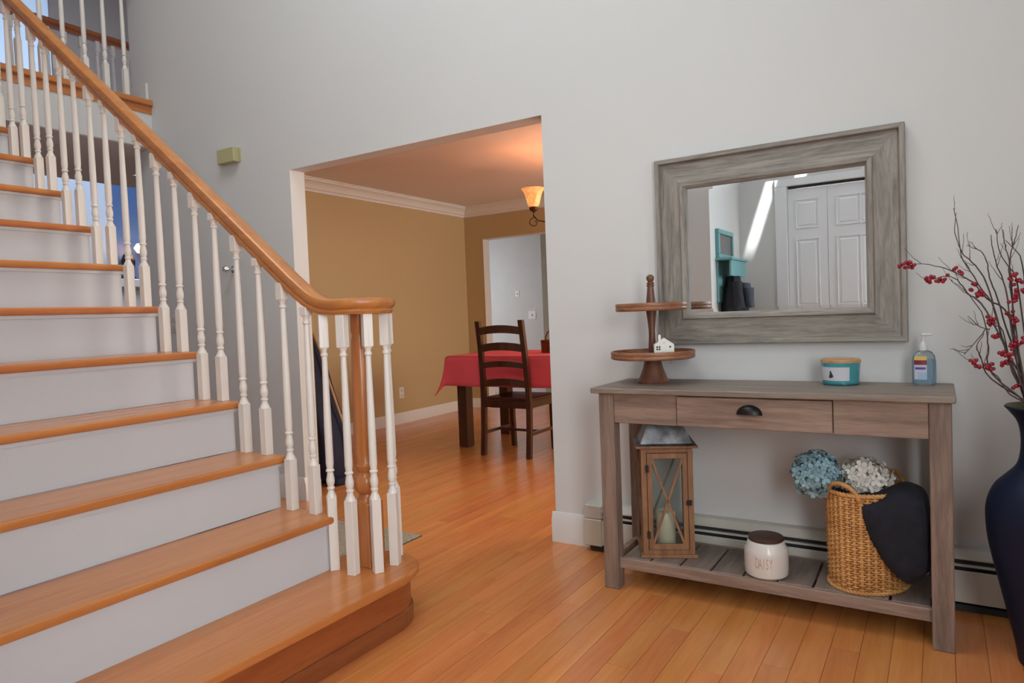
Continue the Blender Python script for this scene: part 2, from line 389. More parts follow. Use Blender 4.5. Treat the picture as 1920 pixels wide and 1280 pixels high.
# hall under the bridge and family room beyond
XF = -10.0
S(boxes('wall_family_far', [(XF-0.1, XF, -1.0, 5.33, 0, 6.8)], M_blue_wall))
S(boxes('wall_family_accent', [(XF-0.1, XF, 5.33, 8.6, 0, 6.8)], M_accent))
S(boxes('wall_family_upper_shade', [(XF+0.005, XF+0.03, 4.66, 8.6, 3.5, 6.8)], plain('shaded_wall_grey', (0.19, 0.145, 0.12), 0.8, var=0.02)))  # dark panel: shade on the upper far wall is put into its colour
S(boxes('wall_family_side', [(XF, -6.3, 0.38, 0.48, 0, 6.8), (XF, -7.0, 8.0, 8.1, 0, 6.8), (-7.0, -4.95, 8.2, 8.3, 2.6, 6.8)], M_blue_wall))
S(boxes('floor_bridge', [(-6.15, -4.72, 0.5, D, 2.372, 2.66), (-6.15, -4.96, D, 8.0, 2.372, 2.66)], M_wall))
S(boxes('ceiling_hall', [(-6.14, -4.73, 0.5, D, 2.368, 2.372), (-6.14, -4.96, D, 8.0, 2.368, 2.372)], M_hallceil))
S(boxes('trim_bridge', [(-4.735, -4.713, 0.5, D, 2.606, 2.672)], M_tread))
S(boxes('trim_bridge_nosing', [(-6.15, -4.69, 0.5, D, 2.66, 2.70), (-6.15, -4.96, D, 8.0, 2.66, 2.70)], M_tread, bev=0.006))
S(boxes('baseboard_bridge', [(-4.95, -4.74, D-0.018, D, 2.70, 2.83)], M_trim, bev=0.004))
# dining room
DX, DY, DZ = -4.82, 6.705, 2.39
S(boxes('wall_dining_left', [(DX-0.12, DX, D+WT, DY+0.12, 0, 2.6)], M_tan))
S(boxes('wall_dining_far', [(DX, -4.559, DY, DY+0.12, 0, 2.6), (-2.9, 0.8, DY, DY+0.12, 0, 2.6), (-4.559, -2.9, DY, DY+0.12, 2.0, 2.6)], M_tan))
S(boxes('trim_dining_passage', [(-4.560, -4.556, DY-0.003, DY+0.123, 0, 2.0), (-4.556, -2.9, DY-0.003, DY+0.123, 1.996, 2.0)], M_trim))
S(boxes('wall_dining_right', [(0.8, 0.9, D+WT, DY+0.12, 0, 2.6)], M_tan))
S(boxes('wall_dining_near', [(DX, OX0, D+WT, D+WT+0.004, 0, DZ), (OX0, OX1, D+WT, D+WT+0.004, OZ, DZ), (OX1, 0.8, D+WT, D+WT+0.004, 0, DZ)], M_tan))
S(boxes('ceiling_dining', [(DX, 0.8, D+WT, DY, DZ, DZ+0.05)], M_ceil))
crown = [(0.0, -0.115), (0.012, -0.112), (0.014, -0.095), (0.03, -0.085), (0.04, -0.06), (0.06, -0.036), (0.085, -0.026), (0.088, -0.012), (0.10, -0.010), (0.10, 0.0), (0.0, 0.0)]
S(sweep('trim_crown_left', [(DX, D+WT+0.004, DZ), (DX, DY, DZ)], [(a, b_) for a, b_ in crown], M_trim))
S(sweep('trim_crown_far', [(DX, DY, DZ), (0.8, DY, DZ)], [(a, b_) for a, b_ in crown], M_trim))
base_prof = [(0.0, 0.0), (0.016, 0.0), (0.016, 0.105), (0.011, 0.118), (0.009, 0.132), (0.004, 0.142), (0.0, 0.142)]
bp2 = [(a, b_*0.80) for a, b_ in base_prof]
S(sweep('baseboard_dining_left', [(DX, D+WT+0.004, 0), (DX, DY, 0)], bp2, M_trim))
S(sweep('baseboard_dining_far', [(DX, DY, 0), (-4.56, DY, 0)], bp2, M_trim))
S(sweep('baseboard_foyer_left', [(-4.95, D, 0), (OX0, D, 0)], base_prof, M_trim))
S(sweep('baseboard_jamb_left', [(OX0, D-0.014, 0), (OX0, D+WT, 0)], base_prof, M_trim))
S(sweep('baseboard_foyer_middle', [(OX1-0.016, D, 0), (-1.385, D, 0)], base_prof, M_trim))
S(sweep('baseboard_jamb_right', [(OX1, D+WT, 0), (OX1, D, 0)], base_prof, M_trim))
# kitchen beyond
S(boxes('wall_kitchen_far', [(-7.0, 0.9, 8.2, 8.3, 0, 2.6)], plain('kitchen_wall_paint', (0.60, 0.605, 0.58), 0.75, var=0.02)))
S(boxes('wall_kitchen_stub', [(-4.37, -3.6, 7.75, 8.2, 0, 2.6)], plain('green_grey_paint', (0.40, 0.42, 0.33), 0.7, var=0.02)))
S(boxes('ceiling_kitchen', [(-7.0, 0.9, DY+0.12, 8.2, 2.45, 2.5)], M_ceil))
S(boxes('wall_kitchen_side', [(-2.6, -2.5, DY+0.12, 8.2, 0, 2.6)], M_blue_wall))

# floor: sub-floor plus individual boards
FL = S(boxes('floor', [(-12, 1.82, -1.2, 8.6, -0.05, -0.006)], plain('sub_floor', (0.20, 0.07, 0.025), 0.6)))
BW = 0.083
def board_mesh(L, wdt):
    bm = bmesh.new(); add_box(bm, 0, wdt-0.0012, 0, L-0.0012, -0.006, 0)
    return from_bm(bm, 'floor_board')
lengths = [0.7, 0.95, 1.2, 1.5, 1.85]
bmeshes = {L: board_mesh(L, BW) for L in lengths}
for me in bmeshes.values(): me.materials.append(M_floor)
cand = []; rest = []
ix = 0; x = -6.2
while x < 1.8:
    y = -0.6-random.random()*1.2
    while y < 8.2:
        L = random.choice(lengths)
        yc, xc = y+L/2, x+BW/2
        # parts where the photograph shows them
        vis = False
        if -0.3 < yc < 7 and yc+L/2 > 1.2:
            th = math.atan2(-xc, max(yc+0.3, 0.05)); rel = th-0.5604
            if abs(rel) < 0.70: vis = True
            if xc < -1.6 and yc < 1.75: vis = False
            if yc > D+0.3:
                lo, hi = math.atan2(1.568, D), math.atan2(3.312, D+WT)
                if not (lo-0.02 < math.atan2(-xc, yc) < hi+0.05): vis = False
        d = math.hypot(xc, yc)
        (cand if vis else rest).append((d, x, y, L))
        y += L
    x += BW
cand.sort()
for d, x, y, L in cand[:298]:
    o = link('floor_board', bmeshes[L], None, FL, (x, y, 0))
bm = bmesh.new()
for d, x, y, L in cand[298:]+rest: add_box(bm, x, x+BW-0.0012, y, y+L-0.0012, -0.006, 0)
link('floor_boards_beyond', from_bm(bm, 'floor_boards_beyond'), M_floor, FL, kind='stuff')

# ------------------------------------------------------------------ STAIRCASE
RZ, GO = 0.197, 0.252
NX = lambda k: -1.84-GO*(k-2)
stairs = thing('staircase', 'straight staircase with orange oak treads and white risers rising to the left', 'stairs', (-1.6, 1.1, 0))
def SL(x, y, z=0): return (x+1.6, y-1.1, z)
def sbox(name, x0, x1, y0, y1, z0, z1, mat, bev=0.0, seg=1, label=None):
    return box(name, x0+1.6, x1+1.6, y0-1.1, y1-1.1, z0, z1, mat, stairs, bev, seg=seg, label=label)
YE = 1.712
for k in range(2, 14):
    xn = NX(k)
    sbox('tread', xn-GO-0.03, xn, 0.503, YE, k*RZ-0.028, k*RZ, M_tread, bev=0.011, seg=3)
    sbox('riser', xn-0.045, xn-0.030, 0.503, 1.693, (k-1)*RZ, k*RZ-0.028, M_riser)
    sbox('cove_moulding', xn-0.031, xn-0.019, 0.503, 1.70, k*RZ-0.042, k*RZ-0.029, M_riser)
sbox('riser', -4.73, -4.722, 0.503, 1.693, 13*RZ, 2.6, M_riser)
# bullnose first step
CXB, CYB = -1.765, 1.765
def bull(r, xback):
    pts = [(CXB+r+1.6, 0.503-1.1)]
    for i in range(0, 17):
        a = PI*i/16; pts.append((CXB+r*math.cos(a)+1.6, CYB+r*math.sin(a)-1.1))
    pts += [(CXB-r+1.6, 1.70-1.1), (xback+1.6, 1.70-1.1), (xback+1.6, 0.503-1.1)]
    return pts
prism('tread', bull(0.188, -2.13), RZ-0.028, RZ, M_tread, stairs, bev=0.011, seg=3)
prism('riser', bull(0.155, -2.10), 0.0, RZ-0.028, M_stain, stairs, label='stained wooden bullnose riser')
prism('base_shoe', bull(0.162, -2.10), 0.0, 0.062, wood('shoe_wood', (0.20, 0.052, 0.018), (0.30, 0.09, 0.03), grain=(10, 1, 10), rough=0.35, coat=0.2), stairs, bev=0.004, seg=1)
# stringer: white boards closing the open side under each tread
bm = bmesh.new()
for k in range(2, 14):
    add_box(bm, NX(k+1)-0.045+1.6, NX(k)-0.045+1.6, 1.66-1.1, 1.684-1.1, max(0.0, (k-3)*RZ), k*RZ-0.028)
link('stringer', from_bm(bm, 'stringer'), M_trim, stairs)

# railing
rail = thing('stair_railing', 'orange wooden stair handrail curling over white turned balusters', 'railing', (-1.78, 1.80, RZ))
RO = Vector((-1.78, 1.80, RZ))
def baluster_mesh(h, block, ring_top, topblock=0.0):
    """h overall; block = bottom square height; ring_top = height of upper rings"""
    bm = bmesh.new(); s = 0.0165
    add_box(bm, -s, s, -s, s, 0, block-0.012, bev=0.0015)
    # lamb's tongue: square to round
    p = [(0.0165*1.15, block-0.014), (0.0175, block-0.006), (0.0115, block+0.006), (0.0105, block+0.014), (0.0135, block+0.018), (0.0135, block+0.023), (0.0105, block+0.027),
         (0.0145, block+0.040), (0.0150, block+0.052), (0.0112, block+0.072), (0.0105, block+0.078), (0.0150, block+0.081), (0.0150, block+0.086), (0.0115, block+0.090),
         (0.0140, block+0.110), (0.0135, (block+ring_top)/2), (0.0098, ring_top-0.012), (0.0098, ring_top-0.010), (0.0135, ring_top-0.006), (0.0135, ring_top), (0.0105, ring_top+0.004), (0.0105, ring_top+0.012),
         (0.0135, ring_top+0.017), (0.0170, ring_top+0.026)]
    if not topblock: p += [(0.0165, h)]
    add_lathe(bm, p, seg=12)
    if ring_top+0.024 < h: add_box(bm, -s, s, -s, s, ring_top+0.022, h, bev=0.0015)
    me = from_bm(bm, 'baluster'); me.materials.append(M_bal)
    for f in me.polygons: f.use_smooth = True
    me.set_sharp_from_angle(angle=0.6)
    return me
def rail_top(x):
    z = 1.38+0.775*(-2.134-x)
    return max(z, 1.165)
RAILT = 0.075
Ms = {}
for k in range(2, 14):
    for j, off in enumerate((0.21, 0.087)):
        xb = NX(k)-off
        if xb < -4.68: continue
        zb = k*RZ; hh = rail_top(xb)-RAILT-0.004-zb
        key = (j, round(hh, 2))
        if key not in Ms: Ms[key] = baluster_mesh(hh, 0.19+0.013*(j == 0), hh-(0.085 if j == 0 else 0.052))
        o = link('baluster', Ms[key], None, rail, Vector((xb, 1.689, zb))-RO)
mv = baluster_mesh(1.113-RZ, 0.275, 0.775)
for x_, y_ in ((-1.855, 1.700), (-1.758, 1.697), (-1.694, 1.752), (-1.690, 1.838), (-1.748, 1.912), (-1.86, 1.87)):
    o = link('baluster', mv, None, rail, Vector((x_, y_, RZ))-RO); o.rotation_euler.z = math.atan2(y_-1.80, x_+1.78)
lathe('newel_post', [(0.040, 0), (0.040, 0.235), (0.030, 0.245), (0.026, 0.26), (0.040, 0.275), (0.044, 0.30), (0.040, 0.325), (0.026, 0.34), (0.034, 0.355), (0.036, 0.365), (0.030, 0.375),
                     (0.037, 0.42), (0.0355, 0.62), (0.030, 0.82), (0.026, 0.835), (0.030, 0.85), (0.030, 0.917)], M_newel, rail, seg=24)
# newel square foot
box('newel_foot', -0.041, 0.041, -0.041, 0.041, 0.0, 0.232, M_newel, rail, bev=0.003)
rp = [(-0.020, -0.075), (0.020, -0.075), (0.024, -0.062), (0.020, -0.052), (0.030, -0.040), (0.034, -0.024), (0.031, -0.010), (0.020, -0.002), (0.0, 0.0), (-0.020, -0.002), (-0.031, -0.010), (-0.034, -0.024), (-0.030, -0.040), (-0.020, -0.052), (-0.024, -0.062)]
path = []
for x_ in [-4.66, -4.2, -3.7, -3.2, -2.7, -2.3, -2.1, -1.98]: path.append((x_, 1.695, 1.38+0.775*(-2.134-x_)))
path += [(-1.93, 1.695, 1.224), (-1.90, 1.695, 1.203), (-1.87, 1.695, 1.186), (-1.84, 1.695, 1.174), (-1.81, 1.695, 1.167), (-1.785, 1.695, 1.165)]
rpv = [(a, b_*0.76) for a, b_ in rp]
for i in range(1, 40):
    a = -PI/2+i*(2*PI*1.45)/39
    r = 0.105-0.075*max(0, (i-8)/31)
    path.append((-1.78+r*math.cos(a), 1.80+r*math.sin(a), 1.165+0.0008*(i > 25)))
# profile up-vector differs on the slope; the top follows the measured line
bm = bmesh.new(); P_ = [Vector(p)-RO for p in path]; n = len(P_); rings = []
for i, p in enumerate(P_):
    t = (P_[min(i+1, n-1)]-P_[max(i-1, 0)]).normalized(); lat = Vector((t.y, -t.x, 0)).normalized()
    prof = rp if i < 8 else [(a, b_*(1.0+(0.70-1.0)*min(1, (i-7)/5))) for a, b_ in rp]
    if i > 13: prof = [(a, b_*0.70) for a, b_ in rp]
    rings.append([bm.verts.new(p+lat*a+Vector((0, 0, 1))*b_*1.08) for a, b_ in prof])
for q, s in zip(rings, rings[1:]):
    for k in range(len(rp)): bm.faces.new((q[k], q[(k+1) % len(rp)], s[(k+1) % len(rp)], s[k]))
bm.faces.new(rings[0][::-1]); bm.faces.new(rings[-1])
me = from_bm(bm, 'handrail'); o = link('handrail', me, M_rail, rail, smooth=True); me.set_sharp_from_angle(angle=0.7)
lathe('volute_cap', [(0.0, -0.002), (0.066, -0.002), (0.068, -0.012), (0.064, -0.05), (0.0, -0.05)], M_rail, rail, c=(0, 0, 1.166-RZ), seg=24, cap=False)

# bridge railings upstairs
br = thing('bridge_railing', 'white balusters along the near edge of the upstairs bridge', 'railing', (-4.75, 2.68, 2.70))
mb = baluster_mesh(0.88, 0.20, 0.76)
for i in range(9): link('baluster', mb, None, br, (0, -0.13*i, 0))
sweep('handrail', [(0, -2.1, 0.94), (0, 0.14, 0.94)], rp, M_darkrail, br)
br2 = thing('bridge_railing', 'far upstairs railing with dark red-brown handrail beyond the bridge', 'railing', (-6.1, 3.6, 2.70))
for i in range(24): link('baluster', mb, None, br2, (0, -0.13*i, 0))
sweep('handrail', [(0, -3.05, 0.945), (0, 0.6, 0.945)], rp, M_darkrail, br2)

# ------------------------------------------------------------------ wall fittings
ch = thing('door_chime', 'cream plastic door chime box high on the wall left of the opening', 'door chime', (-3.86, D, 2.13))
box('cover', -0.085, 0.085, -0.045, 0, 0, 0.092, M_chime, ch, bev=0.004)
box('back_plate', -0.082, 0.10, -0.006, 0, 0.004, 0.088, M_chime, ch)
kn = thing('coat_peg', 'small round chrome knob on a stem on the wall above the stairs', 'wall hook', (-3.90, D, 1.455))
lathe('plate', [(0.0, 0.0), (0.022, 0.0), (0.022, 0.004), (0.012, 0.010), (0.008, 0.012), (0.008, 0.04)], M_chrome, kn, cap=False)
lathe('ball', [(0.0, 0.035), (0.014, 0.040), (0.022, 0.055), (0.014, 0.070), (0.0, 0.075)], M_chrome, kn, cap=False)
for c in kn.children: c.rotation_euler.x = PI/2
def outlet(name, label, cat, loc, rot=0.0, two=True, w_=0.07, h_=0.115):
    t = thing(name, label, cat, loc, rot)
    box('plate', -w_/2, w_/2, -0.006, 0, -h_/2, h_/2, M_trim, t, bev=0.002)
    if two:
        box('socket', -0.016, 0.016, -0.009, -0.005, 0.012, 0.042, M_cream, t, bev=0.002)
        box('socket', -0.016, 0.016, -0.009, -0.005, -0.042, -0.012, M_cream, t, bev=0.002)
    else:
        box('toggle', -0.006, 0.006, -0.016, -0.005, -0.012, 0.012, M_cream, t, bev=0.001)
    return t
outlet('light_switch', 'white plate on the foyer wall seen between the stair balusters', 'switch', (-4.58, D, 1.12), 0.0, True)
outlet('power_outlet', 'white outlet low on the tan dining room wall', 'outlet', (DX, 5.45, 0.32), PI/2)
outlet('thermostat', 'small plate up on the pale wall beyond the dining room passage', 'thermostat', (-5.026, 8.2, 1.39), 0, False, 0.06, 0.08)
outlet('light_switch', 'double switch plate lower right on the pale wall beyond dining room', 'switch', (-4.797, 8.2, 1.087), 0, False, 0.12, 0.115)

# baseboard heater
ht = thing('baseboard_heater', 'long cream baseboard heater with dark louvre slots under the console table', 'heater', (-1.385, D, 0))
L_ = 3.0
box('back_panel', 0.0, L_, -0.012, 0, 0.02, 0.21, M_heat, ht)
bm = bmesh.new()
for xa, xb in ((0.0, 0.085), (0.085, L_)): pass
prof = [(-0.0, 0.215), (-0.035, 0.212), (-0.060, 0.188), (-0.060, 0.183), (-0.035, 0.205), (0.0, 0.209)]
vs = [[bm.verts.new((xx, y_, z_)) for y_, z_ in prof] for xx in (0.0, L_)]
for i in range(6): bm.faces.new((vs[0][i], vs[0][(i+1) % 6], vs[1][(i+1) % 6], vs[1][i]))
bm.faces.new(vs[0]); bm.faces.new(vs[1][::-1])
link('top_cover', from_bm(bm, 'top_cover'), M_heat, ht)
box('fin_core', 0.09, L_, -0.045, -0.012, 0.03, 0.19, M_fin, ht)
box('louvre', 0.085, L_, -0.062, -0.046, 0.158, 0.166, M_heat, ht, bev=0.002)
box('front_panel', 0.085, L_, -0.066, -0.060, 0.035, 0.146, M_heat, ht, bev=0.002)
box('end_cap', -0.004, 0.085, -0.070, 0.0, 0.028, 0.150, M_cream, ht, bev=0.004)
box('end_cap', -0.002, 0.085, -0.066, 0.0, 0.150, 0.214, M_heat, ht, bev=0.005)
box('foot', 0.02, L_, -0.05, 0.0, 0.0, 0.022, M_fin, ht)

# ------------------------------------------------------------------ MIRROR
mir = thing('framed_mirror', 'large mirror in a wide weathered grey wood frame above the console table', 'mirror', (-0.555, D, 0.935))
MW, MH = 0.458, 0.772   # half width, height
def ring_piece(name, prof, vertical, sign, mat):
    """prof: (inset, depth) polyline; mitred piece of a rectangular frame"""
    bm = bmesh.new(); rings = []
    cz = MH/2
    for e in (-1, 1):
        r = []
        for ins, dep in prof:
            hw, hh = MW-ins, MH/2-ins
            if vertical: p = (sign*hw, -dep, cz+e*hh)
            else: p = (e*hw, -dep, cz+sign*hh)
            r.append(bm.verts.new(p))
        rings.append(r)
    n_ = len(prof)
    for k in range(n_): bm.faces.new((rings[0][k], rings[0][(k+1) % n_], rings[1][(k+1) % n_], rings[1][k]))
    bm.faces.new(rings[0][::-1]); bm.faces.new(rings[1])
    return link(name, from_bm(bm, name), mat, mir)
pf = [(0.0, 0.0), (0.0, 0.040), (0.003, 0.044), (0.016, 0.044), (0.019, 0.040), (0.020, 0.024), (0.090, 0.028), (0.1015, 0.031), (0.103, 0.038), (0.106, 0.042), (0.119, 0.040), (0.128, 0.026), (0.129, 0.0)]
for vert, sg in ((False, 1), (False, -1), (True, 1), (True, -1)):
    ring_piece('frame_side', pf, vert, sg, M_frame_v if vert else M_frame_h)
bm = bmesh.new()
a1, a2 = 0.128, 0.142
o_ = [bm.verts.new((sx*(MW-a1), -0.016, MH/2+sz*(MH/2-a1))) for sx, sz in ((-1, -1), (1, -1), (1, 1), (-1, 1))]
i_ = [bm.verts.new((sx*(MW-a2), -0.0172, MH/2+sz*(MH/2-a2))) for sx, sz in ((-1, -1), (1, -1), (1, 1), (-1, 1))]
bm.faces.new(i_)
for k in range(4): bm.faces.new((o_[k], o_[(k+1) % 4], i_[(k+1) % 4], i_[k]))
me = from_bm(bm, 'mirror_glass'); link('mirror_glass', me, M_mirror, mir)
box('backing', -MW+0.02, MW-0.02, -0.012, 0, 0.02, MH-0.02, M_frame_h, mir)

# ------------------------------------------------------------------ CONSOLE TABLE
ZT = 0.789
tb = thing('console_table', 'weathered grey-brown wood console table with one drawer and slatted lower shelf', 'table', (-0.555, 2.60, 0))
def tbx(name, x0, x1, y0, y1, z0, z1, mat, bev=0.002, label=None, par=None):
    return box(name, x0+0.555, x1+0.555, y0-2.60, y1-2.60, z0, z1, mat, par or tb, bev, label=label)
tbx('tabletop', -1.160, 0.037, 2.405, 2.795, ZT-0.021, ZT, M_top, 0.003)
for x0 in (-1.134, -0.034):
    for y0 in (2.425, 2.715): tbx('leg', x0, x0+0.060, y0, y0+0.060, 0, ZT-0.021, M_leg, 0.003)
tbx('front_rail', -1.074, -0.825, 2.432, 2.452, 0.653, ZT-0.022, M_table)
tbx('front_rail', -0.301, -0.034, 2.432, 2.452, 0.653, ZT-0.022, M_table)
dr = tbx('drawer', -0.823, -0.303, 2.424, 2.70, 0.655, ZT-0.026, M_table, 0.0025)
# cup pull
bm = bmesh.new()
for i in range(9):
    pass
NS = 14; NR = 6; gr = []
for i in range(NS+1):
    a = PI*i/NS; row = []
    for j in range(NR+1):
        b_ = PI/2*j/NR
        row.append(bm.verts.new((0.043*math.cos(a), -0.026*math.sin(a)*math.sin(b_)-0.001, 0.032*math.sin(a)*math.cos(b_))))
    gr.append(row)
for i in range(NS):
    for j in range(NR):
        try: bm.faces.new((gr[i][j], gr[i+1][j], gr[i+1][j+1], gr[i][j+1]))
        except Exception: pass
bmesh.ops.remove_doubles(bm, verts=bm.verts[:], dist=1e-5)
add_box(bm, -0.043, 0.043, -0.003, 0.0, -0.003, 0.004)
o = link('handle', from_bm(bm, 'handle'), M_black, dr, (-0.564+0.555, 2.424-2.60, 0.7095), smooth=True, label='black metal cup handle')
tbx('side_rail', -1.124, -1.104, 2.485, 2.715, 0.653, ZT-0.022, M_table)
tbx('side_rail', -0.014, 0.006, 2.485, 2.715, 0.653, ZT-0.022, M_table)
tbx('back_rail', -1.074, -0.034, 2.745, 2.765, 0.653, ZT-0.022, M_table)
ZS = 0.120
tbx('shelf_rail', -1.076, -0.032, 2.447, 2.467, 0.078, ZS-0.001, M_table)
tbx('shelf_rail', -1.076, -0.032, 2.735, 2.755, 0.078, ZS-0.001, M_table)
tbx('shelf_rail', -1.124, -1.100, 2.485, 2.715, 0.078, ZS-0.002, M_table)
tbx('shelf_rail', -0.010, 0.010, 2.485, 2.715, 0.078, ZS-0.002, M_table)
xs = -1.074; sw = 0.1155
for i in range(9):
    tbx('shelf_slat', xs+i*sw+0.004, xs+(i+1)*sw-0.004, 2.4675, 2.7345, ZS-0.016, ZS, M_slat, 0.002)

# ---- tiered tray
ty = thing('tiered_tray', 'two-tier round wooden tray stand with a ball-topped centre post', 'tray stand', (-0.99, 2.645, ZT))
lathe('base', [(0.0, 0.0), (0.062, 0.0), (0.064, 0.006), (0.060, 0.012), (0.050, 0.035), (0.040, 0.060), (0.034, 0.085), (0.030, 0.098)], M_acacia_d, ty, seg=28, cap=False)
def tray(name, z, r):
    o = lathe(name, [(0.0, z), (r-0.008, z), (r-0.003, z+0.002), (r, z+0.006), (r, z+0.012), (r-0.002, z+0.016), (r, z+0.020), (r, z+0.028), (r-0.002, z+0.032), (r-0.009, z+0.032), (r-0.010, z+0.010), (0.0, z+0.009)], M_acacia, ty, seg=48, cap=False)
    return o
tray('lower_tray', 0.098, 0.168); tray('upper_tray', 0.290, 0.143)
lathe('post', [(0.014, 0.105), (0.016, 0.13), (0.013, 0.18), (0.0125, 0.21), (0.0165, 0.255), (0.0205, 0.285), (0.0205, 0.30), (0.019, 0.325), (0.013, 0.385), (0.013, 0.388), (0.016, 0.391), (0.016, 0.394), (0.012, 0.397), (0.015, 0.400), (0.015, 0.404), (0.009, 0.406), (0.012, 0.410), (0.0165, 0.420), (0.0145, 0.430), (0.006, 0.436), (0.0, 0.437)], M_acacia_d, ty, seg=20)
# ---- little ceramic house
hs = thing('ceramic_house', 'small white ceramic house with chimney standing on the lower tray', 'ornament', (-0.925, 2.595, ZT+0.1075), 0.45)
bm = bmesh.new()
ol = [(-0.038, 0), (0.038, 0), (0.038, 0.050), (0.0, 0.076), (-0.012, 0.068), (-0.012, 0.086), (-0.016, 0.090), (-0.022, 0.086), (-0.022, 0.0615), (-0.038, 0.050)]
f_ = [bm.verts.new((x_, -0.022, z_)) for x_, z_ in ol]; b2 = [bm.verts.new((x_, 0.022, z_)) for x_, z_ in ol]
bm.faces.new(f_); bm.faces.new(b2[::-1])
for i in range(len(ol)): bm.faces.new((f_[i], f_[(i+1) % len(ol)], b2[(i+1) % len(ol)], b2[i]))
link('walls', from_bm(bm, 'walls'), M_white, hs)
for wx, wz, ww, wh in ((-0.027, 0.038, 0.005, 0.004), (-0.018, 0.038, 0.005, 0.004), (-0.027, 0.029, 0.005, 0.004), (-0.018, 0.029, 0.005, 0.004), (0.023, 0.038, 0.005, 0.004), (0.023, 0.029, 0.005, 0.004)):
    box('window', wx-ww*0.65, wx+ww*0.65, -0.0228, -0.0215, wz-0.001, wz+wh+0.0015, M_dark, hs)
lathe('round_window', [(0, 0), (0.004, 0), (0.004, 0.001), (0, 0.001)], M_dark, hs, c=(0, 0, 0), cap=False, seg=12).location = (0.0, -0.0215, 0.057)
hs.children[-1].rotation_euler.x = PI/2
box('doorway', -0.006, 0.006, -0.0225, -0.0215, 0, 0.010, M_dark, hs)

# ---- candle
cn = thing('jar_candle', 'teal glass jar candle with pale wooden lid and white label', 'candle', (-0.306, 2.70, ZT))
lathe('jar', [(0.0, 0.0), (0.056, 0.0), (0.060, 0.004), (0.061, 0.020), (0.065, 0.080), (0.0, 0.080)], M_teal, cn, seg=36, cap=False)
lathe('lid', [(0.0, 0.080), (0.066, 0.080), (0.0665, 0.083), (0.0665, 0.090), (0.064, 0.092), (0.050, 0.092), (0.048, 0.089), (0.0, 0.089)], M_lightwood, cn, seg=36, cap=False)
lathe('foot', [(0.0, 0.0), (0.0575, 0.0), (0.0605, 0.003), (0.0612, 0.009), (0.0, 0.009)], M_bottle, cn, seg=36, cap=False)
def curved_label(name, r0, r1, a0, a1, z0, z1, mat, parent, n=12, ry=1.0):
    bm = bmesh.new(); A = []
    for i in range(n+1):
        a = a0+(a1-a0)*i/n
        A.append((bm.verts.new((r0*math.cos(a), ry*r0*math.sin(a), z0)), bm.verts.new((r1*math.cos(a), ry*r1*math.sin(a), z1))))
    for p, q in zip(A, A[1:]): bm.faces.new((p[0], q[0], q[1], p[1]))
    bm.normal_update()
    me = from_bm(bm, name); return link(name, me, mat, parent, smooth=True)
vd = math.atan2(-2.70, 0.306)   # towards the viewer
lb = curved_label('label', 0.0622, 0.0652, vd-1.25, vd+0.45, 0.018, 0.066, M_label, cn)
# small dark figure printed on the label
def decal(name, outline, centre_a, r, zc, mat, parent, ry=1.0):
    bm = bmesh.new()
    vs_ = [bm.verts.new((r*math.cos(centre_a+x_/r), ry*r*math.sin(centre_a+x_/r), zc+z_)) for x_, z_ in outline]
    bm.faces.new(vs_); bmesh.ops.triangulate(bm, faces=bm.faces[:])
    return link(name, from_bm(bm, name), mat, parent)
decal('print', [(-0.007, -0.012), (0.004, -0.012), (0.010, -0.007), (0.003, -0.004), (0.002, 0.0), (0.004, 0.004), (0.002, 0.010), (-0.002, 0.013), (-0.004, 0.007), (-0.003, 0.002), (-0.005, -0.004)], vd-0.52, 0.0652, 0.041, M_dark, lb)

# ---- hand sanitiser
sn = thing('sanitizer_bottle', 'clear pump bottle of blue hand gel at the right end of the table', 'bottle', (-0.05, 2.735, ZT), 0.15)
sec = lambda w_, z_: (w_, z_)
lathe('bottle', [(0.0, 0.0), (0.030, 0.0), (0.0355, 0.006), (0.037, 0.03), (0.0365, 0.080), (0.033, 0.100), (0.024, 0.114), (0.011, 0.119), (0.010, 0.126), (0.0, 0.126)], M_bottle, sn, seg=32, cap=False, ry=0.62)
lathe('gel', [(0.0, 0.002), (0.029, 0.002), (0.0345, 0.008), (0.0357, 0.03), (0.0352, 0.078), (0.033, 0.090), (0.0, 0.090)], M_gel, sn, seg=32, cap=False, ry=0.60)
pm = lathe('pump', [(0.0, 0.118), (0.013, 0.118), (0.0135, 0.132), (0.010, 0.142), (0.006, 0.148), (0.004, 0.150), (0.004, 0.170), (0.0, 0.170)], M_pump, sn, seg=18, cap=False)
bm = bmesh.new(); add_box(bm, -0.008, 0.026, -0.007, 0.007, 0.168, 0.177, bev=0.003); link('nozzle', from_bm(bm, 'nozzle'), M_pump, pm)
va = -PI/2
lb = curved_label('label', 0.0376, 0.0374, va-0.95, va+0.15, 0.020, 0.098, M_label, sn, ry=0.63)
curved_label('print', 0.0378, 0.0376, va-0.95, va+0.15, 0.086, 0.099, M_yellow, lb, ry=0.64)
curved_label('print', 0.0378, 0.0377, va-0.95, va+0.15, 0.070, 0.086, M_maroon, lb, ry=0.64)
curved_label('print', 0.0378, 0.0377, va-0.85, va+0.05, 0.054, 0.062, M_violet, lb, ry=0.64)
curved_label('print', 0.0378, 0.0377, va-0.60, va+0.12, 0.022, 0.044, M_blueprint, lb, ry=0.64)

def text(name, body, size, mat, parent, loc, rot, extr=0.0004):
    cu = bpy.data.curves.new(name, 'FONT'); cu.body = body; cu.size = size; cu.extrude = extr; cu.align_x = 'CENTER'; cu.align_y = 'CENTER'
    tmp = bpy.data.objects.new(name, cu); COL.objects.link(tmp)
    dg = bpy.context.evaluated_depsgraph_get(); me = bpy.data.meshes.new_from_object(tmp.evaluated_get(dg))
    bpy.data.objects.remove(tmp); bpy.data.curves.remove(cu)
    o = link(name, me, mat, parent, loc); o.rotation_euler = rot
    return o

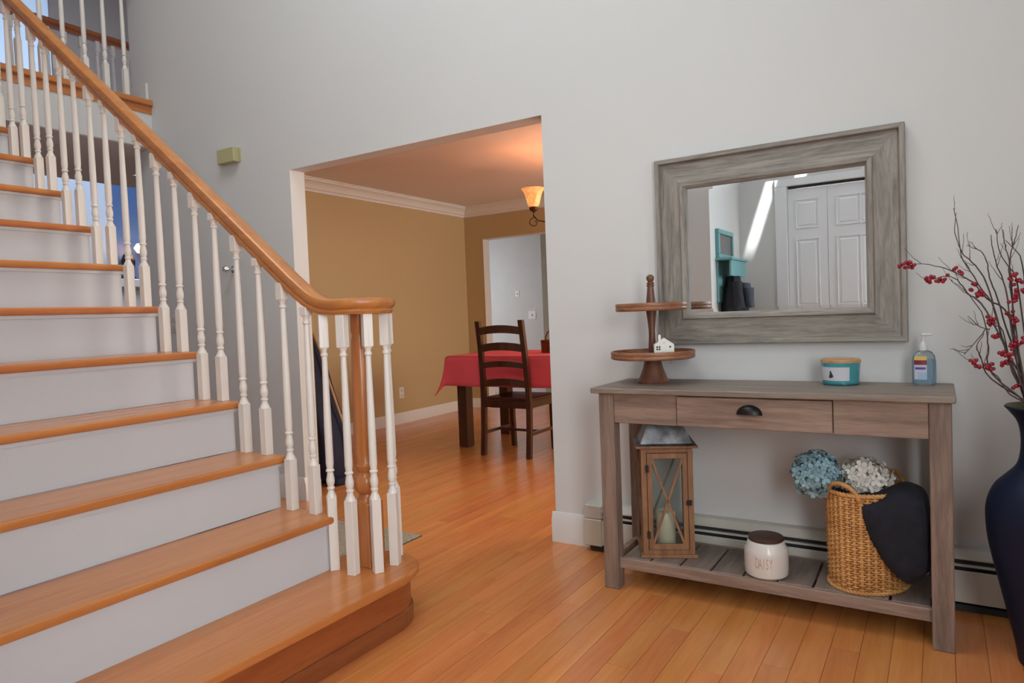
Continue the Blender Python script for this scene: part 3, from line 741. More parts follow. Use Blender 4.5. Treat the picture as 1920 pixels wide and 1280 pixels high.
# ---- lantern
RL = math.radians(25.6)
ln = thing('lantern', 'tall wooden lantern with X-braced glass door and grey metal roof', 'lantern', (-0.945, 2.615, ZS), RL)
hw = 0.098
ln.scale.z = 1.035
box('base_board', -0.108, 0.108, -0.108, 0.108, 0.0, 0.012, M_lantern, ln, bev=0.002)
for sx in (-1, 1):
    for sy in (-1, 1):
        box('corner_post', sx*hw-(0.02 if sx > 0 else 0), sx*hw+(0.02 if sx < 0 else 0), sy*hw-(0.02 if sy > 0 else 0), sy*hw+(0.02 if sy < 0 else 0), 0.012, 0.415, M_lantern, ln, bev=0.001)
for z0, z1 in ((0.012, 0.030), (0.397, 0.415)):
    box('side_rail', -hw+0.02, hw-0.02, hw-0.018, hw-0.002, z0, z1, M_lantern, ln)
    for sx in (-1, 1): box('side_rail', sx*hw-0.009-0.009*sx, sx*hw+0.009-0.009*sx, -hw+0.02, hw-0.02, z0, z1, M_lantern, ln)
    box('side_rail', -hw+0.02, hw-0.02, -hw+0.002, -hw+0.018, z0, z1, M_lantern, ln)
# door in the front: frame, pane, X brace, hinges, latch
dw = hw-0.022
door = boxes('door', [(-dw, -dw+0.018, -hw-0.004, -hw+0.010, 0.032, 0.395), (dw-0.018, dw, -hw-0.004, -hw+0.010, 0.032, 0.395),
                      (-dw+0.018, dw-0.018, -hw-0.004, -hw+0.010, 0.032, 0.052), (-dw+0.018, dw-0.018, -hw-0.004, -hw+0.010, 0.375, 0.395)], M_lantern, ln, bev=0.001)
def xbrace(name, half, z0, z1, mat, parent, rotm, y=-hw-0.001, t=0.0045):
    out = []
    for s in (-1, 1):
        bm = bmesh.new()
        d = Vector((2*half, 0, s*(z1-z0))); L2 = d.length/2; ang = math.atan2(d.z, d.x)
        rot = rotm @ Matrix.Translation((0, y, (z0+z1)/2)) @ Matrix.Rotation(-ang, 4, 'Y')
        add_box(bm, -L2, L2, -0.003, 0.003, -t, t, rot=rot)
        out.append(link(name, from_bm(bm, name), mat, parent))
    return out
xbrace('cross_bar', dw-0.017, 0.052, 0.375, M_lantern, door, Matrix.Identity(4))
for ang in (PI/2, PI, -PI/2):
    xbrace('cross_bar', hw-0.022, 0.03, 0.397, M_lantern, ln, Matrix.Rotation(ang, 4, 'Z'), t=0.004)
pn = box('pane', -dw+0.018, dw-0.018, -hw+0.004, -hw+0.006, 0.05, 0.377, M_pane, door)
box('pane', -hw+0.02, hw-0.02, hw-0.008, hw-0.006, 0.03, 0.397, M_pane, ln)
for sx in (-1, 1): box('pane', sx*(hw-0.007)-0.001, sx*(hw-0.007)+0.001, -hw+0.02, hw-0.02, 0.03, 0.397, M_pane, ln)
for hz in (0.075, 0.325): box('hinge', -dw-0.006, -dw+0.006, -hw-0.009, -hw-0.003, hz, hz+0.026, M_black, door)
box('latch', dw-0.006, dw+0.014, -hw-0.010, -hw-0.003, 0.200, 0.218, M_black, door)
box('roof_board', -0.118, 0.118, -0.118, 0.118, 0.415, 0.424, M_lantern, ln, bev=0.003)
bm = bmesh.new(); rings = []
for h_, z_ in ((0.114, 0.424), (0.098, 0.430), (0.080, 0.470), (0.062, 0.515), (0.050, 0.517), (0.046, 0.545), (0.0, 0.560)):
    rings.append([bm.verts.new((sx*max(h_, 0.001), sy*max(h_, 0.001), z_)) for sx, sy in ((-1, -1), (1, -1), (1, 1), (-1, 1))])
for q, s in zip(rings, rings[1:]):
    for k in range(4): bm.faces.new((q[k], q[(k+1) % 4], s[(k+1) % 4], s[k]))
bm.faces.new(rings[0][::-1]); bm.faces.new(rings[-1])
link('roof', from_bm(bm, 'roof'), M_galv, ln)
pc = thing('pillar_candle', 'ivory pillar candle standing inside the wooden lantern', 'candle', (-0.945, 2.615, ZS+0.0125))
lathe('wax', [(0.0, 0.0), (0.036, 0.0), (0.0375, 0.002), (0.0375, 0.140), (0.034, 0.145), (0.028, 0.138), (0.0, 0.134)], M_wax, pc, seg=28, cap=False)
tube('wick', [(0, 0, 0.133), (0.001, 0, 0.145), (0.004, 0, 0.150)], 0.001, M_dark, pc, seg=5)

# ---- canister
CAN = (-0.541, 2.522)
cs = thing('canister', 'round white ceramic canister with dark wooden lid and DAISY lettering', 'jar', (CAN[0], CAN[1], ZS))
lathe('jar', [(0.0, 0.0), (0.064, 0.0), (0.073, 0.008), (0.0755, 0.030), (0.0755, 0.085), (0.073, 0.100), (0.066, 0.110), (0.063, 0.122), (0.058, 0.126), (0.0, 0.126)], M_ceramic, cs, seg=40, cap=False)
lathe('lid', [(0.0, 0.124), (0.056, 0.124), (0.0605, 0.128), (0.0605, 0.137), (0.057, 0.140), (0.0, 0.141)], M_lid, cs, seg=40, cap=False)
vc = math.atan2(-CAN[1], -CAN[0])
R1 = 0.0757
for i, chh in enumerate('DAISY'):
    a = vc-0.12+(i-2)*0.155
    t_ = text('letter', chh, 0.046, M_letter, cs, (R1*math.cos(a), R1*math.sin(a), 0.058), (PI/2, 0, a+PI/2))
    t_.scale = (0.42, 1.15, 1)

# ---- wicker basket
BK = Vector((-0.222, 2.598, ZS)); BR = math.radians(62)
bk = thing('wicker_basket', 'oval honey-coloured wicker basket with looped handles on the shelf', 'basket', BK, BR)
A0, B0, BHt = 0.135, 0.108, 0.328
def bsec(z): s = 1.0+0.06*(z/BHt); return A0*s, B0*s
NSt = 36
bm = bmesh.new()
for i in range(NSt):
    a = 2*PI*i/NSt; pts = []
    for j in range(8):
        z = BHt*j/7; A_, B_ = bsec(z); pts.append((A_*math.cos(a), B_*math.sin(a), z))
    add_tube(bm, pts, 0.0058 if i % 3 else 0.0068, 6)
link('stake', from_bm(bm, 'stake'), M_wicker, bk, kind='stuff', smooth=True)
bm = bmesh.new(); rows = 40
for r_ in range(rows):
    z = 0.008+(BHt-0.02)*r_/(rows-1); A_, B_ = bsec(z); pts = []; N = NSt*3
    for i in range(N+1):
        a = 2*PI*i/N
        off = 0.0050*math.cos(a*NSt/2+PI*(r_ % 2))
        pts.append(((A_+off)*math.cos(a), (B_+off)*math.sin(a), z))
    add_tube(bm, pts, 0.0036, 5, cap=False)
link('weave', from_bm(bm, 'weave'), M_wicker, bk, kind='stuff', smooth=True)
def oval_ring(name, z, r, grow=0.003, twist=False):
    bm = bmesh.new(); A_, B_ = bsec(z)
    for ph in ((0, PI) if twist else (0,)):
        pts = []
        for i in range(121):
            a = 2*PI*i/120; o1 = 0.004*math.sin(30*a+ph) if twist else 0; o2 = 0.004*math.cos(30*a+ph) if twist else 0
            pts.append(((A_+grow+o1)*math.cos(a), (B_+grow+o1)*math.sin(a), z+o2))
        add_tube(bm, pts, r, 6, cap=False)
    return link(name, from_bm(bm, name), M_wicker, bk, smooth=True)
oval_ring('rim', BHt, 0.0055, 0.002, True); oval_ring('foot_braid', 0.006, 0.005, 0.004, True); 
A_, B_ = bsec(0); prism('basket_bottom', [(A_*math.cos(2*PI*i/32), B_*math.sin(2*PI*i/32)) for i in range(32)], 0.002, 0.006, M_wicker, bk)
for sg in (-1, 1):
    A_, B_ = bsec(BHt); pts = []
    for i in range(17):
        t = PI*i/16; yy = 0.056*math.cos(t); zz = BHt-0.02+0.056*math.sin(t)
        xx = sg*(A_*math.sqrt(max(0, 1-(yy/B_)**2))+0.004)
        pts.append((xx, yy, zz))
    tube('handle', pts, 0.0075, M_wicker, bk, seg=8)

# ---- hydrangeas
def hydrangea(name, label, c, rx, rz, mat, stem_to, n, seed):
    rnd = random.Random(seed)
    t = thing(name, label, 'flower', stem_to)
    c = Vector(c)-Vector(stem_to)
    bm = bmesh.new()
    for i in range(n):
        zz = 1-2*(i+0.5)/n; zz = max(zz, -0.75); ph = i*2.39996
        r_ = math.sqrt(1-zz*zz); nrm = Vector((r_*math.cos(ph), r_*math.sin(ph), zz))
        k = 0.90+0.22*rnd.random()
        p = c+Vector((nrm.x*rx*k, nrm.y*rx*k, nrm.z*rz*k))
        q = nrm.to_track_quat('Z', 'Y').to_matrix().to_4x4() @ Matrix.Rotation(rnd.random()*6, 4, 'Z') @ Matrix.Rotation(rnd.uniform(-0.5, 0.5), 4, 'X')
        s = 0.015*(0.8+0.5*rnd.random())
        for m4 in range(4):
            a = m4*PI/2
            ca, sa = math.cos(a), math.sin(a)
            loc = [(0, 0, 0), (0.55, -0.42, 0.18), (1.05, -0.30, 0.12+0.3*rnd.random()), (1.2, 0.05, 0.30*rnd.random()), (0.95, 0.38, 0.25), (0.5, 0.45, 0.22)]
            vs_ = [bm.verts.new(p+(q @ Vector(((x_*ca-y_*sa)*s, (x_*sa+y_*ca)*s, z_*s)))) for x_, y_, z_ in loc]
            bm.faces.new(vs_)
    link('petals', from_bm(bm, 'petals'), mat, t, smooth=True)
    bm = bmesh.new(); bmesh.ops.create_uvsphere(bm, u_segments=12, v_segments=8, radius=1)
    for v_ in bm.verts: v_.co = Vector((v_.co.x*rx*0.82, v_.co.y*rx*0.82, v_.co.z*rz*0.82))+c
    link('flower_core', from_bm(bm, 'flower_core'), mat, t, smooth=True)
    tube('stem', [(0, 0, 0), c*0.5+Vector((0.01, 0, 0)), c*0.9], 0.003, M_leaf, t, seg=6)
    bm = bmesh.new()
    for sgn in (-1, 1, 0.3):
        b0 = c*0.75; dirv = Vector((sgn, -0.6*abs(sgn)-0.1, 0.1)).normalized(); side = dirv.cross(Vector((0, 0, 1))).normalized()
        pts_ = [b0, b0+dirv*0.03+side*0.018, b0+dirv*0.065, b0+dirv*0.03-side*0.018]
        vs_ = [bm.verts.new(p_) for p_ in pts_]; bm.faces.new(vs_)
    link('leaf', from_bm(bm, 'leaf'), M_leaf, t)
    return t
hydrangea('hydrangea', 'dusty blue hydrangea head leaning out of the wicker basket', (-0.372, 2.545, 0.493), 0.070, 0.072, M_blue_pet, (-0.27, 2.56, 0.26), 130, 3)
hydrangea('hydrangea', 'cream white hydrangea head in the middle of the wicker basket', (-0.228, 2.615, 0.477), 0.078, 0.058, M_white_pet, (-0.215, 2.60, 0.24), 150, 4)

# ---- blanket draped from the basket
bl = pillow('blanket', [(x_+0.13, z_-0.14) for x_, z_ in [(-0.250, 0.430), (-0.185, 0.448), (-0.125, 0.482), (-0.07, 0.478), (-0.040, 0.445), (-0.030, 0.34), (-0.034, 0.24), (-0.055, 0.190), (-0.095, 0.160), (-0.135, 0.195), (-0.185, 0.255), (-0.228, 0.345)]], -0.105, 0.085, M_blanket, wob=0.007, dens=5, ns=11)
bl.location = (-0.13, 2.555, 0.14)
tag(bl, 'very dark navy knitted blanket spilling from the wicker basket', 'blanket')

# ------------------------------------------------------------------ VASE AND BRANCHES
VX, VY = 0.262, 2.47
vs0 = thing('floor_vase', 'tall dark navy floor vase with flared lip right of the table', 'vase', (VX, VY, 0))
vp = [(0.0, 0.0), (0.075, 0.0), (0.080, 0.006), (0.088, 0.06), (0.118, 0.20), (0.148, 0.34), (0.156, 0.42), (0.153, 0.47), (0.135, 0.52), (0.105, 0.555), (0.080, 0.585), (0.070, 0.62), (0.068, 0.67), (0.076, 0.715), (0.098, 0.748), (0.106, 0.757), (0.104, 0.762)]
bm = bmesh.new()
def smooth_prof(pr_, k=5):
    out = []
    for i in range(len(pr_)-1):
        p0, p1, p2, p3 = (Vector(pr_[max(0, min(len(pr_)-1, i+q))]) for q in (-1, 0, 1, 2))
        for s in range(k):
            t = s/k; v_ = 0.5*((2*p1)+(-p0+p2)*t+(2*p0-5*p1+4*p2-p3)*t*t+(-p0+3*p1-3*p2+p3)*t**3)
            out.append((max(v_.x, 0), v_.y))
    out.append(pr_[-1]); return out
body = lathe('body', [(0.0, 0.0)]+smooth_prof(vp[1:], 4), M_vase, vs0, seg=56, cap=False)
lathe('inner_neck', [(0.104, 0.762), (0.095, 0.752), (0.072, 0.715), (0.062, 0.67), (0.060, 0.60), (0.0, 0.55)], M_vase_in, vs0, seg=40, cap=False)

LINES = {
'a': [(0.187, 0.757), (0.169, 0.915), (0.144, 1.011), (0.119, 1.124), (0.091, 1.179), (0.064, 1.211), (0.05, 1.242), (0.041, 1.291), (0.046, 1.342)],
'b': [(0.181, 0.852), (0.138, 1.043), (0.106, 1.109), (0.073, 1.175), (0.057, 1.209), (0.051, 1.274), (0.039, 1.356)],
'c': [(0.176, 0.947), (0.145, 1.075), (0.127, 1.139), (0.12, 1.188), (0.104, 1.221), (0.07, 1.24)],
'd': [(0.176, 1.01), (0.119, 1.076), (0.086, 1.126), (0.053, 1.152), (0.028, 1.167), (-0.002, 1.181), (-0.037, 1.191), (-0.08, 1.196)],
'e': [(0.156, 0.947), (0.105, 1.061), (0.072, 1.094), (0.046, 1.136), (0.018, 1.15), (-0.017, 1.144), (-0.038, 1.145)],
'f': [(0.175, 0.70), (0.129, 0.851), (0.121, 0.932), (0.118, 0.98), (0.105, 1.036), (0.072, 1.094), (0.029, 1.137)],
'g': [(0.174, 0.788), (0.142, 0.843), (0.11, 0.867), (0.083, 0.883)],
'h': [(0.178, 0.70), (0.127, 0.835), (0.103, 0.899), (0.093, 0.932), (0.111, 0.972)],
'i': [(0.194, 0.852), (0.183, 1.01), (0.179, 1.136), (0.172, 1.2), (0.166, 1.231), (0.16, 1.279)],
'j': [(0.189, 0.978), (0.175, 1.136), (0.178, 1.199), (0.189, 1.245), (0.198, 1.288)],
'k': [(0.182, 0.947), (0.165, 1.105), (0.146, 1.17), (0.134, 1.234), (0.131, 1.266)],
'l': [(0.206, 1.009), (0.19, 1.135), (0.174, 1.168), (0.153, 1.209), (0.144, 1.281)],
'm': [(0.124, 0.983), (0.098, 0.996), (0.071, 1.026)], 'n': [(0.118, 0.988), (0.091, 0.948), (0.06, 0.908)],
'o': [(0.181, 0.852), (0.157, 0.979), (0.134, 0.996), (0.127, 1.028)], 'p': [(0.214, 1.009), (0.207, 1.166), (0.191, 1.214), (0.166, 1.247)]}
BER = [(-0.102, 1.197), (-0.087, 1.195), (-0.076, 1.19), (-0.031, 1.144), (-0.017, 1.145), (0.0, 1.144), (0.011, 1.145), (0.049, 1.164), (0.087, 1.113), (0.099, 1.096), (0.108, 1.089), (0.131, 1.012), (0.134, 1.004), (0.138, 0.961), (0.155, 0.908), (0.166, 0.884), (0.083, 0.884), (0.089, 0.878), (0.125, 0.871), (0.183, 1.136), (0.196, 1.119), (0.202, 1.096), (0.173, 1.026), (0.188, 1.01), (0.183, 1.073), (0.122, 0.868), (0.181, 0.932), (0.197, 0.947), (0.187, 0.821), (0.175, 0.916)]
brt = thing('berry_branches', 'bunch of dark bare twigs with red berries in the floor vase', 'branches', (VX-0.045, VY, 0.66))
B0_ = brt.location.copy()
rnd = random.Random(11)
def wiggle_tube(pts, r0, r1, seg=5):
    P = [Vector(p) for p in pts]; out = []
    for i in range(len(P)-1):
        for s in range(4):
            t = s/4; p0, p1, p2, p3 = P[max(0, i-1)], P[i], P[i+1], P[min(len(P)-1, i+2)]
            q = 0.5*((2*p1)+(-p0+p2)*t+(2*p0-5*p1+4*p2-p3)*t*t+(-p0+3*p1-3*p2+p3)*t**3)
            out.append(q+Vector((rnd.uniform(-1, 1), rnd.uniform(-1, 1), rnd.uniform(-1, 1)))*0.0012)
    out.append(P[-1]); bm = bmesh.new(); add_tube(bm, out, r0, seg, r1)
    return link('twig', from_bm(bm, 'twig'), M_twig, brt, smooth=True), out
def scale_to(xz, yy):
    """keep the twig's place as seen from the room while it leans forward or back"""
    k = yy/2.5
    return Vector((xz[0]*k, yy, 1.08+(xz[1]-1.08)*k))-B0_
allpts = []
for kx, (nm, pl) in enumerate(LINES.items()):
    y0 = VY+rnd.uniform(-0.03, 0.03); y1 = y0+rnd.uniform(-0.09, 0.09)
    if nm in 'de': y1 = y0+0.02
    pts = [scale_to(p, y0+(y1-y0)*i/(len(pl)-1)) for i, p in enumerate(pl)]
    if pl[0][1] < 1.02 and nm not in 'mn':
        pts = [Vector((0.03*math.cos(kx)+0.045, 0.025*math.sin(kx*2), 0.0)), Vector((0.02*math.cos(kx)+0.015, 0.02*math.sin(kx*2), 0.08))]+[p for p in pts if p.z > 0.12]
    o, out = wiggle_tube(pts, 0.0030 if nm not in 'mn' else 0.0016, 0.0009)
    allpts += out[len(out)//3:]
    for q in range(3):
        i = rnd.randrange(len(out)//2, len(out)-1); p = out[i]
        dv = (out[i+1]-out[i-1]).normalized(); sd = Vector((rnd.uniform(-1, 1), rnd.uniform(-0.6, 0.6), rnd.uniform(-0.3, 1))).normalized()
        e = (dv+sd*0.9).normalized(); L3 = rnd.uniform(0.025, 0.07)
        wiggle_tube([p, p+e*L3*0.5, p+e*L3+Vector((0, 0, 0.01))], 0.0011, 0.0005, 4)
# the other side of the bunch
for i in range(34):
    a = rnd.uniform(-1.5, 1.5) if i < 12 else rnd.uniform(0, 6.28); sp = rnd.uniform(0.05, 0.30) if i < 12 else rnd.uniform(0.0, 0.12)
    hgt = rnd.uniform(0.45, 0.75)
    p0 = Vector((0.045+0.02*math.cos(a), 0.03*math.sin(a), 0)); p3 = Vector((0.06+sp*math.cos(a), sp*0.6*math.sin(a), hgt))
    p1 = Vector((0.045+0.03*math.cos(a), 0.035*math.sin(a), 0.12)); p2 = p1.lerp(p3, 0.55)+Vector((rnd.uniform(-.02, .02), rnd.uniform(-.02, .02), 0.03))
    o, out = wiggle_tube([p0, p1, p2, p3], 0.0030, 0.0009); allpts += out[5:]
me_b = None
bm = bmesh.new(); bmesh.ops.create_icosphere(bm, subdivisions=2, radius=0.0058); me_b = from_bm(bm, 'berry'); me_b.materials.append(M_berry)
for p_ in me_b.polygons: p_.use_smooth = True
nb = 0
for x_, z_ in BER:
    c = scale_to((x_, z_), VY-0.03+rnd.uniform(-0.03, 0.04))
    if allpts:
        c2 = min(allpts, key=lambda q: (q-c).length)
        c.y = c.y*0.4+c2.y*0.6
    for j in range(rnd.randint(4, 7)):
        if nb >= 290: break
        o = link('berry', me_b, None, brt, c+Vector((rnd.uniform(-1, 1), rnd.uniform(-1, 1), rnd.uniform(-1, 1)))*0.011); o.scale = (1, 1, 1); nb += 1
for i in range(18):
    c = allpts[rnd.randrange(len(allpts))]
    if c.x < 0.02: continue
    for j in range(4):
        if nb < 290: link('berry', me_b, None, brt, c+Vector((rnd.uniform(-1, 1), rnd.uniform(-1, 1), rnd.uniform(-1, 1)))*0.010); nb += 1

# ------------------------------------------------------------------ RUG, NAVY BAG
rg = thing('floor_rug', 'mottled beige and grey-green rug behind the bottom step', 'rug', (-2.7, 2.23, 0))
box('rug_pile', -0.55, 0.487, -0.36, 0.368, 0.0, 0.009, M_rug, rg, bev=0.003)
box('binding', -0.556, 0.492, -0.366, 0.373, 0.0, 0.005, plain('rug_binding', (0.10, 0.09, 0.06), 0.9), rg)
bgx = (-3.62, 3.22)
bg = thing('navy_bag', 'dark navy fabric bag with sloping tan-piped edge behind the opening left side', 'bag', (bgx[0], bgx[1], 0))
ol = [(-0.25, 0.02), (0.10, 0.012), (0.185, 0.03), (0.205, 0.10), (0.20, 0.22), (0.175, 0.36), (0.105, 0.52), (0.03, 0.70), (-0.03, 0.88), (-0.09, 1.00), (-0.18, 1.04), (-0.25, 0.98)]
pillow('bag_body', ol, -0.11, 0.13, M_navy, bg, wob=0.006, ns=5, edge=0.86)
bm = bmesh.new(); add_tube(bm, [(x_+0.030, 0.06, z_+0.012) for x_, z_ in ol[4:11]], 0.009, 6); link('piping', from_bm(bm, 'piping'), plain('tan_piping', (0.45, 0.27, 0.13), 0.6), bg, smooth=True, label='tan edge piping')
box('foot', 0.13, 0.235, -0.06, 0.03, 0.0, 0.045, M_navy, bg, bev=0.012)

# ------------------------------------------------------------------ DINING CHAIR, TABLE, CLOTH, BASKET, CHANDELIER
dt = thing('dining_table', 'dark wood dining table with thick square legs under a red cloth', 'table', (-2.7, 4.95, 0))
for x_, y_ in ((-0.70, -0.31), (-0.70, 0.33), (0.75, -0.31), (0.75, 0.33)): box('leg', x_-0.047, x_+0.047, y_-0.047, y_+0.047, 0, 0.735, M_chair, dt, bev=0.004)
box('tabletop', -0.80, 0.85, -0.42, 0.42, 0.735, 0.765, M_chair, dt, bev=0.004)
bm = bmesh.new()
X0, X1, Y0, Y1, OV = -0.805, 0.855, -0.425, 0.425, 0.245
NXc, NYc = 60, 40; G = []
for i in range(NXc+1):
    row = []
    for j in range(NYc+1):
        u = X0-OV+(X1-X0+2*OV)*i/NXc; v_ = Y0-OV+(Y1-Y0+2*OV)*j/NYc
        dx = (u-X0) if u < X0 else (u-X1 if u > X1 else 0); dy = (v_-Y0) if v_ < Y0 else (v_-Y1 if v_ > Y1 else 0)
        cx_, cy_ = min(max(u, X0), X1), min(max(v_, Y0), Y1)
        d = math.hypot(dx, dy)
        if d < 1e-6: p = Vector((cx_, cy_, 0.768))
        else:
            both = min(abs(dx), abs(dy))/OV
            fl = 0.06+0.24*both
            wv = 0.012*math.sin(14*(cx_+cy_*1.7))*min(1, d/OV)
            n2 = Vector((dx/d, dy/d, 0))
            p = Vector((cx_, cy_, 0.768))+n2*(d*fl+wv+0.004)-Vector((0, 0, 1))*d*math.sqrt(max(0.1, 1-fl*fl))
        row.append(bm.verts.new(p))
    G.append(row)
for i in range(NXc):
    for j in range(NYc): bm.faces.new((G[i][j], G[i+1][j], G[i+1][j+1], G[i][j+1]))
o = link('tablecloth', from_bm(bm, 'tablecloth'), M_cloth, None, (-2.7, 4.95, 0), smooth=True)
sm_ = o.modifiers.new('solid', 'SOLIDIFY'); sm_.thickness = 0.002
tag(o, 'red tablecloth hanging over the corner of the dark dining table', 'tablecloth')

cr = thing('dining_chair', 'dark brown ladder-back dining chair in front of the red tablecloth', 'chair', (-2.845, 4.60, 0))
def leg_path(x0, pts, r=0.019):
    bm = bmesh.new(); rings = []
    for y_, z_, wx in pts:
        rings.append([bm.verts.new((x0+sx*r+wx, y_+sy*0.017, z_)) for sx, sy in ((-1, -1), (1, -1), (1, 1), (-1, 1))])
    for q, s in zip(rings, rings[1:]):
        for k in range(4): bm.faces.new((q[k], q[(k+1) % 4], s[(k+1) % 4], s[k]))
    bm.faces.new(rings[0][::-1]); bm.faces.new(rings[-1]); return from_bm(bm, 'leg')
for sx in (-1, 1):
    link('leg', leg_path(sx*0.207, [(-0.215, 0, 0), (-0.195, 0.2, 0), (-0.185, 0.42, 0), (-0.19, 0.60, -sx*0.004), (-0.215, 0.85, -sx*0.01), (-0.245, 1.05, -sx*0.012)]), M_chair, cr)
    link('leg', leg_path(sx*0.19, [(0.215, 0, 0), (0.205, 0.2, 0), (0.20, 0.42, 0)], 0.018), M_chair, cr)
    box('stretcher', sx*0.20-0.009, sx*0.20+0.009, -0.185, 0.20, 0.165, 0.19, M_chair, cr)
    box('seat_rail', sx*0.20-0.011, sx*0.20+0.011, -0.175, 0.20, 0.375, 0.43, M_chair, cr)
box('stretcher', -0.19, 0.19, 0.0, 0.018, 0.165, 0.185, M_chair, cr)
box('seat_rail', -0.19, 0.19, -0.195, -0.175, 0.375, 0.43, M_chair, cr); box('seat_rail', -0.18, 0.18, 0.19, 0.21, 0.375, 0.43, M_chair, cr)
box('seat', -0.215, 0.215, -0.17, 0.235, 0.432, 0.452, M_chair, cr, bev=0.006, seg=2)
for zt_, zb_, yb in ((1.012, 0.950, -0.238), (0.880, 0.818, -0.220), (0.738, 0.690, -0.205), (0.602, 0.545, -0.195)):
    bm = bmesh.new(); n = 12; rows = []
    for i in range(n+1):
        u = -1+2*i/n; arch = 0.022*(1-u*u); by = yb-0.018*(1-u*u)
        rows.append([bm.verts.new((u*0.20, by-0.007, zb_-0.012+arch*0.8)), bm.verts.new((u*0.20, by+0.007, zb_-0.012+arch*0.8)), bm.verts.new((u*0.20, by+0.007, zt_-0.018+arch)), bm.verts.new((u*0.20, by-0.007, zt_-0.018+arch))])
    for q, s in zip(rows, rows[1:]):
        for k in range(4): bm.faces.new((q[k], q[(k+1) % 4], s[(k+1) % 4], s[k]))
    bm.faces.new(rows[0][::-1]); bm.faces.new(rows[-1])
    link('back_slat', from_bm(bm, 'back_slat'), M_chair, cr, smooth=False)

tbk = thing('table_basket', 'small reddish wicker basket with arched handle on the red cloth', 'basket', (-2.71, 4.93, 0.770))
bm = bmesh.new()
for r_ in range(12):
    z = 0.006+0.0085*r_; pts = []
    hx, hy = 0.075+0.0005*r_, 0.05
    for i in range(81):
        a = 2*PI*i/80; ca, sa = math.cos(a), math.sin(a); k = 1/max(abs(ca), abs(sa))**0.7; off = 1+0.035*math.cos(20*a+PI*(r_ % 2))
        pts.append((hx*ca*k*off, hy*sa*k*off, z))
    add_tube(bm, pts, 0.0045, 5, cap=False)
link('weave', from_bm(bm, 'weave'), M_redwick, tbk, kind='stuff', smooth=True)
boxes('basket_bottom', [(-0.07, 0.07, -0.045, 0.045, 0.0, 0.006)], M_redwick, tbk)
tube('handle', [(0.055*math.cos(PI*i/14)-0.0, 0.0, 0.095+0.085*math.sin(PI*i/14)) for i in range(15)], 0.007, M_redwick, tbk, seg=8)

CHX, CHY = -2.37, 4.95
cd_ = thing('chandelier', 'bronze chandelier with glowing amber glass shades over the dining table', 'chandelier', (CHX, CHY, 2.39))
lathe('ceiling_canopy', [(0.0, 0.0), (0.065, 0.0), (0.06, -0.02), (0.02, -0.035), (0.0, -0.04)], M_bronze, cd_, cap=False)
tube('stem', [(0, 0, -0.03), (0, 0, -0.62)], 0.008, M_bronze, cd_)
lathe('hub', [(0.0, -0.50), (0.02, -0.52), (0.035, -0.56), (0.02, -0.60), (0.012, -0.62), (0.0, -0.64)], M_bronze, cd_, cap=False)
for kk, deg in enumerate((210, 282, 354, 66, 138)):
    a = math.radians(deg); ca, sa = math.cos(a), math.sin(a); R_ = 0.41
    pts = [(ca*r_, sa*r_, z_) for r_, z_ in ((0.02, -0.56), (0.10, -0.50), (0.20, -0.53), (0.30, -0.575), (0.38, -0.56), (0.415, -0.52), (R_, -0.488))]
    tube('arm', pts, 0.006, M_bronze, cd_, seg=6)
    sc_p = [(ca*(0.41+0.045*math.sin(t)*(1-t/9)), sa*(0.41+0.045*math.sin(t)*(1-t/9)), -0.555+0.04*math.cos(t)*(1-t/9)-0.02) for t in [i*0.5 for i in range(13)]]
    tube('scroll', sc_p, 0.004, M_bronze, cd_, seg=5)
    lathe('cup', [(0.0, -0.492), (0.012, -0.490), (0.030, -0.478), (0.036, -0.462), (0.034, -0.448), (0.0, -0.448)], M_bronze, cd_, c=(ca*R_, sa*R_, 0), cap=False, seg=16)
    lathe('lamp_shade', [(0.034, -0.452), (0.045, -0.435), (0.054, -0.405), (0.062, -0.370), (0.074, -0.335), (0.092, -0.310), (0.094, -0.306)], M_shade, cd_, c=(ca*R_, sa*R_, 0), cap=False, seg=28)
    pl = bpy.data.lights.new('bulb', 'POINT'); pl.energy = 2.1; pl.color = (1.0, 0.55, 0.30); pl.shadow_soft_size = 0.02
    po = bpy.data.objects.new('bulb', pl); COL.objects.link(po); po.parent = cd_; po.location = (ca*R_, sa*R_, -0.345)

# ------------------------------------------------------------------ CLOSET, RACK, COATS (seen in the mirror)
def closet_leaf(x0, w_, name='door_1'):
    o = S(box(name, x0+0.0015, x0+w_-0.0015, CY-0.050, CY-0.020, 0.012, 2.03, M_door))
    yf = CY-0.020; m_ = 0.06
    for z0, z1 in ((0.20, 0.92), (1.06, 1.62), (1.70, 1.94)):
        bm = bmesh.new(); levels = [(0.0, 0.0005), (0.006, 0.009), (0.014, -0.004), (0.016, -0.004), (0.034, 0.006)]
        rings = []
        for ins, dep in levels:
            rings.append([bm.verts.new((xx, yf+dep, zz)) for xx, zz in ((x0+m_+ins, z0+ins), (x0+w_-m_-ins, z0+ins), (x0+w_-m_-ins, z1-ins), (x0+m_+ins, z1-ins))])
        for q, s in zip(rings, rings[1:]):
            for k in range(4): bm.faces.new((q[k], q[(k+1) % 4], s[(k+1) % 4], s[k]))
        bm.faces.new(rings[-1])
        link('door_panel', from_bm(bm, 'door_panel'), M_door, o)
    return o
for i in range(4):
    dl = closet_leaf(-1.058+0.302*i, 0.302, 'door_%d' % (i+1))
S(boxes('trim_closet', [(-1.15, -1.058, CY, CY+0.010, 0, 2.055), (0.15, 0.24, CY, CY+0.010, 0, 2.055), (-1.15, 0.24, CY, CY+0.012, 2.055, 2.14)], M_door, bev=0.003))
box('door_track', -1.05, 0.145, CY-0.05, CY-0.02, 2.036, 2.052, M_fin, bpy.data.objects['trim_closet'])
rk = thing('coat_rack', 'teal wall rack with framed grey board and shelf, seen in the mirror', 'rack', (-1.445, 0.14, 1.12))
